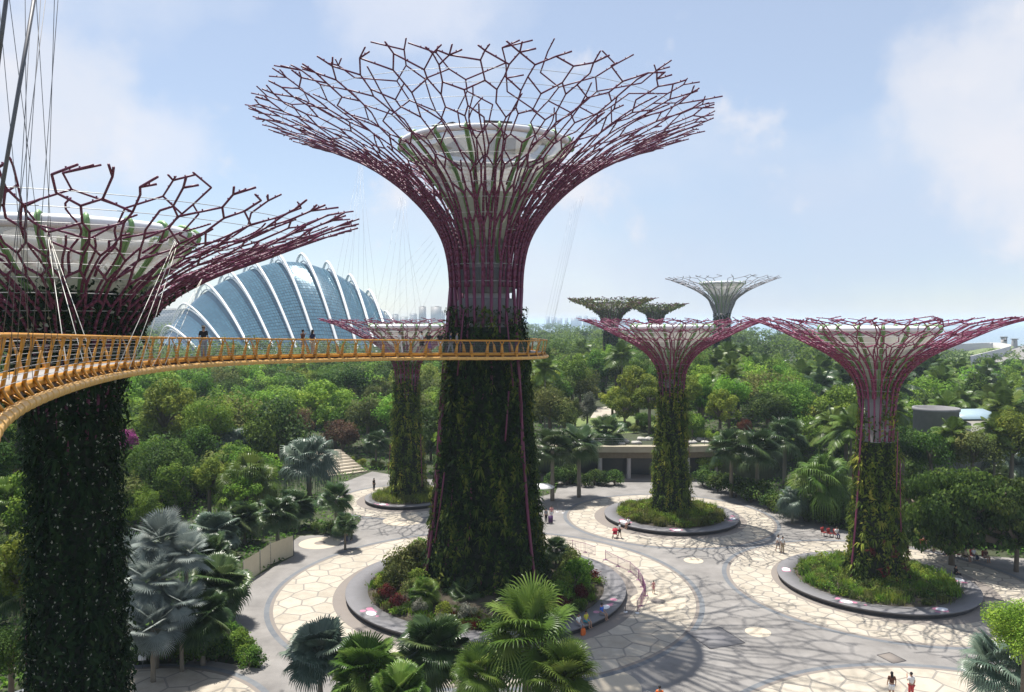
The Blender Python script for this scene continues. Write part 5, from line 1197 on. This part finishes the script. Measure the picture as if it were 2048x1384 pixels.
# undergrowth everywhere between the trunks
def undergrowth():
    rg = np.random.default_rng(5); b = MB(); X, Yy, Z = [], [], []
    while len(X) < 80000:
        y = 30 + 205 * rg.random() ** 1.6; x = rg.uniform(-.85, .85) * y
        if math.hypot(x + 24, y - 41.5) < 3.2: continue
        it = inpoly(x, y, ter)
        if it:
            if inpoly(x, y, lawnP): continue
        elif paved(x, y, .25): continue
        if 112 < y < 118 and -5 < x < 38: continue
        X.append(x); Yy.append(y); Z.append(TZ if it else 0)
    X, Yy, Z = map(np.array, (X, Yy, Z)); n = len(X); hz = .5 + .5 * np.sin(X * .9 + 1.3 * np.sin(Yy * .7)) * np.sin(Yy * .8 + X * .3)
    P = np.c_[X, Yy, Z + rg.uniform(.02, 1, n) * (.25 + .9 * hz)]
    v = np.clip(.35 + .3 * np.sin(X * .5) * np.sin(Yy * .43) + rg.normal(0, .18, n), 0, 1)
    b.leaves(P, rg.normal(0, .5, (n, 3)) + np.array([0, 0, .9]), rg.uniform(.25, .6, n), rg.uniform(.15, .32, n), v, rg=rg)
    tag(b.build('undergrowth', F_['green']), kind='stuff')
undergrowth()

# ------------------------------------------------------------------ people
def skin(joints, bones, root, levels=1):
    me = bpy.data.meshes.new('skin'); names = list(joints); me.from_pydata([joints[k][0] for k in names], [(names.index(a), names.index(c)) for a, c in bones], [])
    o = bpy.data.objects.new('skin', me); COL.objects.link(o); md = o.modifiers.new('s', 'SKIN'); md.use_smooth_shade = True
    sb = o.modifiers.new('u', 'SUBSURF'); sb.levels = levels; sb.render_levels = levels
    if not me.skin_vertices: me.attributes.new('skin', 'FLOAT', 'POINT')
    for i, k in enumerate(names):
        r = joints[k][1]; me.skin_vertices[0].data[i].radius = r if isinstance(r, tuple) else (r, r); me.skin_vertices[0].data[i].use_root = (k == root)
    bpy.context.view_layer.update(); ev = o.evaluated_get(bpy.context.evaluated_depsgraph_get()); out = bpy.data.meshes.new_from_object(ev)
    bpy.data.objects.remove(o); bpy.data.meshes.remove(me); return out
def pose(kind):
    J = {}
    def s(k, x, y, z, r): J[k] = ((x, y, z), r)
    seat = kind == 'sit'; dz = -.47 if seat else 0
    s('pel', 0, 0, .95 + dz, (.15, .11)); s('wai', 0, 0, 1.12 + dz, (.13, .095)); s('che', 0, -.01, 1.33 + dz, (.155, .105)); s('nek', 0, -.01, 1.48 + dz, .055)
    s('jaw', 0, -.035, 1.555 + dz, (.066, .075)); s('hed', 0, -.025, 1.635 + dz, (.078, .095)); s('top', 0, -.01, 1.70 + dz, (.055, .065))
    ar = {'stand': [(.225, .03, 1.16), (.235, -.06, .93)], 'walk': [(.225, .06, 1.17), (.23, -.04, .95)], 'push': [(.22, .0, 1.17), (.20, -.26, 1.08)], 'phone': [(.22, -.06, 1.2), (.12, -.24, 1.42)], 'sit': [(.22, -.04, 1.16 + dz), (.15, -.26, 1.06 + dz)], 'kid': [(.24, .03, 1.2), (.36, -.02, 1.02)]}[kind]
    for sd, sx in (('l', -1), ('r', 1)):
        e, w = ar
        if kind == 'walk': e = (e[0], e[1] * sx, e[2]); w = (w[0], w[1] + .12 * -sx, w[2])
        if kind == 'phone' and sx < 0: e, w = (.225, .03, 1.16), (.235, -.06, .93)
        s('sho' + sd, sx * .165, 0, 1.415 + dz, .058); s('elb' + sd, sx * e[0], e[1], e[2], .042); s('wri' + sd, sx * w[0], w[1], w[2], .029)
        d = Vector((sx * w[0] - sx * e[0], w[1] - e[1], w[2] - e[2])).normalized(); wv = Vector((sx * w[0], w[1], w[2])); pm = wv + d * .075
        s('pal' + sd, *pm, (.036, .022)); side = d.cross(Vector((sx, 0, .01))).normalized()
        for f in range(4): s(f'fin{f}' + sd, *(pm + d * (.085 - .008 * abs(f - 1.3)) + side * (.022 * (f - 1.5)) + Vector((-sx * .012, 0, 0))), .009)
        s('thu' + sd, *(wv + d * .06 + side * -.055), .010)
        if seat: s('hip' + sd, sx * .085, -.03, .47, .092); s('kne' + sd, sx * .11, -.44, .49, .06); s('ank' + sd, sx * .11, -.42, .09, .042); s('toe' + sd, sx * .12, -.57, .035, .036)
        else:
            st = {'walk': .20, 'push': .16}.get(kind, .02) * sx
            s('hip' + sd, sx * .085, 0, .89, .092); s('kne' + sd, sx * .095, -st * .6 - .02, .49, .06); s('ank' + sd, sx * .10, -st + .02, .085, .042); s('toe' + sd, sx * .115, -st - .13, .035, .036)
    return J
def sub(J, keys, grow):
    return {k: (J[k][0], tuple(x + grow for x in J[k][1]) if isinstance(J[k][1], tuple) else J[k][1] + grow) for k in keys}
BON = [('pel', 'wai'), ('wai', 'che'), ('che', 'nek'), ('nek', 'jaw'), ('jaw', 'hed'), ('hed', 'top')]
for sd in 'lr':
    BON += [('che', 'sho' + sd), ('sho' + sd, 'elb' + sd), ('elb' + sd, 'wri' + sd), ('wri' + sd, 'pal' + sd), ('wri' + sd, 'thu' + sd), ('pel', 'hip' + sd), ('hip' + sd, 'kne' + sd), ('kne' + sd, 'ank' + sd), ('ank' + sd, 'toe' + sd)] + [('pal' + sd, f'fin{f}' + sd) for f in range(4)]
def bones(keys): return [x for x in BON if x[0] in keys and x[1] in keys]
PM = {}
M['eye'] = mat('dark_eye', (.02, .015, .012), .3)
def lerp(a, c, f): return tuple(a[i] + (c[i] - a[i]) * f for i in range(3))
for kd in ('stand', 'walk', 'push', 'phone', 'sit', 'kid'):
    J = pose(kd); body = skin(J, bones(list(J)), 'pel')
    # nose, ears and eyes join the body mesh
    hz = J['hed'][0]; bb = MB(); n0 = len(body.vertices); V = np.empty(n0 * 3); body.vertices.foreach_get('co', V); V = V.reshape(-1, 3)
    F = [list(p.vertices) for p in body.polygons]; q4 = [f for f in F if len(f) == 4]; q3 = [f for f in F if len(f) == 3]
    bb.add(V, q4)
    if q3: bb.F.append((np.array(q3), np.full(len(q3), .5), np.zeros(len(q3), int)))
    bb.ball((hz[0], hz[1] - .098, hz[2] - .035), (.013, .02, .02), 6)
    for sx in (-1, 1): bb.ball((sx * .03, hz[1] - .088, hz[2] - .003), .011, 6, m=1); bb.ball((sx * .08, hz[1] + .01, hz[2] - .02), (.012, .02, .03), 6)
    bb.box((0, hz[1] - .088, hz[2] - .072), (.045, .012, .008), m=1)
    P_B = bb
    sh = ['pel', 'wai', 'che', 'nek'] + [k + sd for k in ('sho', 'elb') for sd in 'lr']
    Js = sub(J, sh, .016)
    for sd in 'lr': Js['elb' + sd] = (lerp(J['sho' + sd][0], J['elb' + sd][0], .8), .062)
    Js['nek'] = ((0, -.01, J['nek'][0][2] - .04), .062); Js['pel'] = (J['pel'][0], (.17, .125))
    shirt = skin(Js, bones(sh), 'che')
    def legs(frac):
        ks = ['pel'] + [k + sd for k in ('hip', 'kne', 'ank') for sd in 'lr']; Jl = sub(J, ks, .016); Jl['pel'] = (J['pel'][0], (.16, .118))
        if frac < 1:
            ks = ks[:5]
            for sd in 'lr': Jl.pop('ank' + sd)
            for sd in 'lr': Jl['kne' + sd] = (lerp(J['hip' + sd][0], J['kne' + sd][0], .85), .085)
        return skin({k: Jl[k] for k in ks}, bones(ks), 'pel')
    hr = MB(); hr.ball((0, hz[1] + .022, hz[2] + .022), (.092, .098, .098), 10)
    hl = MB(); hl.ball((0, hz[1] + .025, hz[2] + .02), (.095, .1, .1), 10); hl.ball((0, hz[1] + .075, hz[2] - .13), (.085, .05, .17), 8)
    ht = MB(); ht.lathe([(.19, hz[2] + .035), (.10, hz[2] + .05), (.095, hz[2] + .12), (.01, hz[2] + .135)], 14, c=(0, hz[1] + .01, 0))
    sk_ = MB(); sk_.lathe([(.155, J['pel'][0][2] + .08), (.20, J['pel'][0][2] - .15), (.27, .42)], 16)
    PM[kd] = dict(body=P_B, shirt=shirt, trousers=legs(1), shorts=legs(.5), hair=hr, long_hair=hl, hat=ht, skirt=sk_)
M['skin_'] = mat('skin', (.42, .25, .17), .6, var=.05); MC = {}
for k in PM:
    PM[k]['body'] = PM[k]['body'].mesh('body', [M['skin_'], M['eye']], True)
    for w in ('hair', 'long_hair', 'hat', 'skirt'): PM[k][w] = PM[k][w].mesh(w, M['eye'], True)
def cm(c):
    if c not in MC: MC[c] = mat('cloth_%d' % len(MC), c, .85, var=.1, scale=8)
    return MC[c]
BLK, WHT, NAVY, TEAL, RED, YEL, ORG, BLU, GRY, PUR, TAN, BRN, PNK = (.018, .018, .02), (.72, .72, .72), (.02, .03, .08), (.06, .32, .38), (.50, .06, .06), (.55, .50, .05), (.65, .14, .02), (.03, .12, .5), (.25, .25, .27), (.16, .05, .20), (.45, .36, .25), (.10, .04, .025), (.55, .25, .24)
def person(kd, loc, rz, top, bot, low, hair, label, h=1.0, hat=None):
    o = empty('person', loc, rz); o.scale = (h, h, h); tag(o, label, 'person')
    def ch(n, me, c):
        q = bpy.data.objects.new(n, me); COL.objects.link(q); q.parent = o
        if c is not None:
            if not me.materials: me.materials.append(M['eye'])
            q.material_slots[0].link = 'OBJECT'; q.material_slots[0].material = cm(c)
    P = PM[kd]; ch('body', P['body'], None); ch('shirt', P['shirt'], top); ch(low, P[low], bot); ch('hair', P['long_hair' if hair == 'long' else 'hair'], BLK)
    if hat: ch('hat', P['hat'], hat)
    return o
def ground_person(kd, px, py, *a, **k): p = gp(px, py, k.pop('z', 0)); return person(kd, tuple(p), *a, **k)
ground_person('stand', 1783, 1398, 2.9, BRN, WHT, 'shorts', 'long', 'person in a brown sleeveless top and white shorts on the front paving')
ground_person('phone', 1822, 1399, 3.3, WHT, RED, 'trousers', 'short', 'person in white shirt and red trousers holding up a phone')
ground_person('walk', 1319, 1428, 3.0, ORG, BLK, 'trousers', 'short', 'person in an orange shirt at the lower edge beside the dark parasol')
ground_person('push', 1239, 1076, 1.2, WHT, BLK, 'shorts', 'short', 'person in a white shirt pushing the red stroller')
ground_person('walk', 1556, 1103, .6, WHT, GRY, 'shorts', 'long', 'person in a pale top and grey shorts, left one of a walking couple')
ground_person('stand', 1565, 1106, .2, WHT, TAN, 'trousers', 'short', 'person in white with yellow brown trousers, right one of a walking couple')
ground_person('kid', 1307, 1187, .4, PNK, PNK, 'shorts', 'short', 'small child in pink with arms out on the large pale disc', h=.66)
ground_person('walk', 693, 1086, 2.5, TEAL, NAVY, 'trousers', 'long', 'person in a teal top walking near the shaded palms')
ground_person('walk', 703, 1081, 2.5, NAVY, BLK, 'trousers', 'short', 'person in dark clothes beside the one in teal')
ground_person('stand', 748, 981, 1.0, BLK, BLK, 'trousers', 'long', 'person in black standing by the small back planter')
ground_person('stand', 1092, 1046, .5, GRY, BLK, 'trousers', 'short', 'person in grey beside the purple suitcase behind the central trunk')
ground_person('stand', 1103, 1040, .1, PNK, WHT, 'shorts', 'long', 'person in a pink top beside the purple suitcase')
def rim_seat(tk, rad, dg, h, *a, **k):
    cx, cy = TREES[tk]; t = R(dg); return person('sit', (cx + rad * math.cos(t), cy + rad * math.sin(t), h - .37), t + math.pi / 2, *a, **k)
rim_seat('M', 11.75, -37.5, .5, BLU, GRY, 'shorts', 'short', 'person in a blue shirt sitting on the rim of the largest planter')
rim_seat('M', 11.75, -47.5, .5, YEL, TEAL, 'shorts', 'short', 'person in yellow shirt and teal shorts sitting on the largest planter')
rim_seat('M', 11.75, -51.5, .5, WHT, GRY, 'trousers', 'short', 'person in a white top sitting beside the orange bag')
rim_seat('C', 7.6, -140, .48, WHT, BLK, 'shorts', 'long', 'person in white and black sitting on the rim of the middle planter')
rim_seat('D', 8.0, 8, .48, BLK, BLK, 'trousers', 'short', 'person in black sitting hunched on the far rim of the right planter')
tS_mid = lambda px: min(range(30, len(E0) - 20), key=lambda q: abs((1024 + F_PX * (E0[q, 0] + nin[q, 0] * .9) / (E0[q, 1] + nin[q, 1] * .9)) - px))
for (kd, px, off, rz, top, bot, low, hair, lab, hat) in (
    ('stand', 411, 1.0, .6, BLK, GRY, 'trousers', 'short', 'person in a black top and straw hat leaning at the skyway rail', TAN),
    ('phone', 609, 1.0, 2.4, BRN, GRY, 'shorts', 'short', 'person in a maroon shirt taking a photo on the skyway', None),
    ('stand', 627, 1.1, 2.6, NAVY, TAN, 'shorts', 'long', 'person in a dark top beside the maroon shirted one on the skyway', None),
    ('walk', 800, .9, 1.3, WHT, WHT, 'trousers', 'short', 'person in white walking on the skyway', None),
    ('walk', 846, .9, 1.3, WHT, BLK, 'shorts', 'short', 'person in white shirt and black shorts on the skyway', None),
    ('stand', 857, .8, .3, BLK, PUR, 'skirt', 'long', 'person in a black top and purple skirt on the skyway', None),
    ('stand', 881, .9, .2, BLK, WHT, 'shorts', 'short', 'person in a black top and white shorts on the skyway', None),
    ('walk', 901, .9, 1.5, NAVY, GRY, 'trousers', 'long', 'person in navy next to the central trunk on the skyway', None),
    ('stand', 913, 1.0, 1.5, GRY, NAVY, 'trousers', 'long', 'person in grey against the central trunk on the skyway', None)):
    q = tS_mid(px); x, y = E0[q, :2] + nin[q] * off; person(kd, (x, y, E0[q, 2] - 1.06), rz, top, bot, low, hair, lab, hat=hat)
# seats and sitters under the dark tree
def chair(p, rz, label, c):
    o = empty('garden_chair', p, rz); tag(o, label, 'chair', 'chairs in the shade of the flat dark tree')
    b = MB(); b.box((0, -.02, .42), (.5, .48, .04)); b.build('seat', c, o); b = MB(); b.box((0, .24, .68), (.5, .04, .5), tilt=Matrix.Rotation(-.15, 3, 'X')); b.build('backrest', c, o)
    for x in (-.21, .21):
        for y in (-.22, .2): b = MB(); b.edges([(x, y, 0)], [(x, y, .42)], .022); b.build('leg', M['dark_cable'], o)
M['chair_red'] = mat('red_chair', (.30, .035, .03), .6); M['chair_tan'] = mat('tan_chair', (.30, .23, .12), .6)
for k, (px, py, cc, sit) in enumerate(((1648, 1072, 0, None), (1660, 1074, 0, None), (1673, 1076, 0, (WHT, NAVY, 'one sitting in white')), (1832, 1092, 1, None), (1847, 1096, 0, (RED, BLK, 'one sitting in red')), (1861, 1100, 1, (WHT, GRY, 'one sitting in white and grey')), (1888, 1108, 0, (GRY, BLK, 'one sitting in grey')), (1900, 1111, 0, (PNK, GRY, 'one sitting in pink')), (1916, 1116, 0, None), (1931, 1121, 1, (TAN, BLK, 'one sitting in tan')), (1947, 1119, 0, (WHT, NAVY, 'one sitting in white and navy')), (1971, 1122, 0, (BRN, TAN, 'one sitting in brown and tan')))):
    p = gp(px, py); rz = .35 + random.uniform(-.3, .3)
    side = 'left of the right supertree trunk' if px < 1750 else 'in the shade right of the right supertree trunk'
    chair(tuple(p), rz, ('red' if cc == 0 else 'tan') + ' garden chair ' + side, M['chair_red'] if cc == 0 else M['chair_tan'])
    if sit: person('sit', (p.x, p.y, -.02), rz, sit[0], sit[1], 'shorts' if k % 2 else 'trousers', 'short' if k % 3 else 'long', 'person, ' + sit[2] + ' in the shade ' + ('left' if px < 1750 else 'right') + ' of the right supertree')

# ------------------------------------------------------------------ street furniture
M['barrier'] = mat('purple_barrier', (.24, .10, .19), .5); M['umb_w'] = mat('white_canvas', (.78, .78, .76), .7, trans=.2); M['umb_d'] = mat('dark_canvas', (.09, .09, .10), .8); M['umb_b'] = mat('brown_canvas', (.2, .15, .12), .8)
zz = [(1121, 1096), (1145, 1099), (1170, 1105), (1191, 1112)], [(1211, 1120), (1236, 1133), (1260, 1144), (1277, 1160), (1285, 1174), (1291, 1192), (1282, 1212), (1275, 1225)]
nb_ = 0
for run in zz:
    for a, c in zip(run[:-1], run[1:]):
        p, q = gp(*a), gp(*c); d = q - p; L = d.length; o = empty('crowd_barrier', tuple(p)); nb_ += 1
        tag(o, 'purple openwork barrier panel ' + ('behind the bushes at the back of the largest planter' if run is zz[0] else 'in the curved row beside the large pale disc'), 'barrier', 'purple barrier panels ' + ('at the back' if run is zz[0] else 'in the curved row'))
        b = MB(); dd = np.array(d); P0 = [(0, 0, z) for z in (.12, .95)]; b.edges(P0, [np.array(x) + dd for x in P0], .022); m = max(6, int(L / .16)); f = np.linspace(0, 1, m)[:, None]; b.edges(f * dd + np.array([0, 0, .12]), f * dd + np.array([0, 0, .95]), .011, k=4); b.build('bars', M['barrier'], o)
        b = MB(); b.edges([(0, 0, 0)], [(0, 0, 1.02)], .03); b.box((0, 0, .015), (.4, .25, .03)); b.build('post', M['barrier'], o)
for (px, py, lab) in ((1251, 1224, 'slim stanchion post near the rim of the largest planter'), (1274, 1226, 'slim stanchion post at the end of the curved purple barrier'), (1115, 1024, 'slim post beside the shaded disc behind the central trunk'), (1126, 1026, 'second slim post beside the shaded disc behind the central trunk')):
    o = empty('stanchion', tuple(gp(px, py))); tag(o, lab, 'stanchion'); b = MB(); b.lathe([(.17, 0), (.17, .03), (.03, .05)], 16); b.build('base', M['white'], o); b = MB(); b.edges([(0, 0, .04)], [(0, 0, 1.0)], .028); b.ball((0, 0, 1.0), .04, 6); b.build('post', M['dark_cable'], o)
def parasol(p, r, z, m, lab):
    o = empty('parasol', tuple(p)); tag(o, lab, 'parasol'); b = MB(); b.lathe([(r, z - .45), (r * .99, z - .36), (r * .6, z - .12), (.03, z)], 8); b.build('canopy', m, o)
    b = MB(); b.edges([(0, 0, 0)], [(0, 0, z - .02)], .03); b.build('pole', M['dark_cable'], o)
    for k in range(8): a = k * math.pi / 4; b = MB(); b.edges([(.03, 0, z - .06)] if False else [(.03 * math.cos(a), .03 * math.sin(a), z - .1)], [(r * .97 * math.cos(a), r * .97 * math.sin(a), z - .44)], .012, k=4); b.build('rib', M['dark_cable'], o)
p = at(1086, 976, 96.5); parasol((p.x, p.y, 0), 1.5, 2.9, M['umb_w'], 'white parasol just right of the central supertree trunk')
p = at(1296, 1380, 43.5); parasol((p.x, p.y, 0), .62, 2.1, M['umb_d'], 'dark grey parasol at the lower edge beside the person in orange')
p = at(1213, 1380, 43); parasol((p.x, p.y, 0), .55, 1.9, M['umb_b'], 'small brown parasol at the lower edge on the broad pale disc')
# stroller, suitcase, bag
p = gp(1230, 1076); o = empty('stroller', tuple(p), -.3); tag(o, 'red pushchair with a hood on the middle paved circle', 'stroller'); M['red_cloth'] = mat('red_cloth', (.42, .03, .05), .7)
b = MB(); b.box((0, 0, .5), (.45, .5, .1)); b.box((.0, .22, .72), (.45, .08, .45), tilt=Matrix.Rotation(-.3, 3, 'X')); b.build('seat', M['red_cloth'], o)
b = MB(); b.lathe([(.34, .0), (.28, .2), (.1, .3)], 12, c=(0, .12, .78)); b.build('hood', M['red_cloth'], o)
b = MB(); b.edges([(-.22, -.3, .15), (.22, -.3, .15), (-.22, .3, .15), (.22, .3, .15)], [(-.22, .3, .95), (.22, .3, .95), (-.22, -.1, .5), (.22, -.1, .5)], .018); b.build('frame', M['dark_cable'], o)
b = MB(); b.edges([(-.23, .42, 1.05)], [(.23, .42, 1.05)], .02); b.edges([(-.22, .3, .95), (.22, .3, .95)], [(-.22, .42, 1.05), (.22, .42, 1.05)], .018); b.build('handle', M['dark_cable'], o)
for x in (-.25, .25):
    for y in (-.3, .3): b = MB(); b.edges([(x - .02, y, .12)], [(x + .02, y, .12)], .12, k=12); b.build('wheel', M['black'], o)
p = gp(1101, 1047); o = empty('suitcase', tuple(p), .3); tag(o, 'tall purple suitcase behind the central trunk', 'suitcase'); M['purple_case'] = mat('purple_case', (.07, .03, .10), .45)
b = MB(); b.box((0, 0, .5), (.5, .3, .8)); b.box((0, -.16, .5), (.4, .02, .7)); b.build('case', M['purple_case'], o); b = MB(); b.edges([(-.12, .1, .9), (.12, .1, .9), (-.12, .1, 1.15)], [(-.12, .1, 1.15), (.12, .1, 1.15), (.12, .1, 1.15)], .015); b.build('handle', M['dark_cable'], o)
for x in (-.18, .18): b = MB(); b.edges([(x - .02, 0, .05)], [(x + .02, 0, .05)], .05, k=8); b.build('wheel', M['black'], o)
cx, cy = TREES['M']; a = R(-52.5); o = empty('bag', (cx + 12.5 * math.cos(a), cy + 12.5 * math.sin(a), 0), a); tag(o, 'orange bag leaning on the largest planter beside the seated people', 'bag'); M['orange_cloth'] = mat('orange_cloth', (.62, .13, .02), .8)
b = MB(); b.lathe([(.2, 0), (.24, .15), (.2, .45), (.1, .55)], 12); b.V[0] *= np.array([.6, 1, 1]); b.build('sack', M['orange_cloth'], o); b = MB(); th = np.linspace(0, math.pi, 9); b.tube(np.c_[0 * th, .1 * np.cos(th), .52 + .2 * np.sin(th)], .015, 5); b.build('strap', M['orange_cloth'], o)
# small white sign near the lower left paving
p = gp(285, 1337); o = empty('plant_sign', tuple(p), .2); tag(o, 'small pale sign plate on a post at the foot of the silver palms', 'sign'); b = MB(); b.box((0, 0, .75), (.5, .03, .36), tilt=Matrix.Rotation(-.5, 3, 'X')); b.build('plate', M['sticker'], o); b = MB(); b.edges([(0, .03, 0)], [(0, .03, .72)], .03); b.build('post', M['dark_cable'], o)

# ------------------------------------------------------------------ haze: one closed box of even thin air
b = MB(); b.box((0, 7000, 22.5), (19000, 15000, 47)); hz_ = b.build('haze', M['white']); tag(hz_, kind='stuff')
m = bpy.data.materials.new('haze_air'); m.use_nodes = True; nt = m.node_tree; nt.nodes.remove(nt.nodes['Principled BSDF'])
pv = nt.nodes.new('ShaderNodeVolumePrincipled'); pv.inputs['Density'].default_value = 0.00019; pv.inputs['Color'].default_value = (.70, .84, 1.0, 1); pv.inputs['Anisotropy'].default_value = 0.0
nt.links.new(pv.outputs[0], nt.nodes['Material Output'].inputs['Volume']); hz_.data.materials.clear(); hz_.data.materials.append(m)
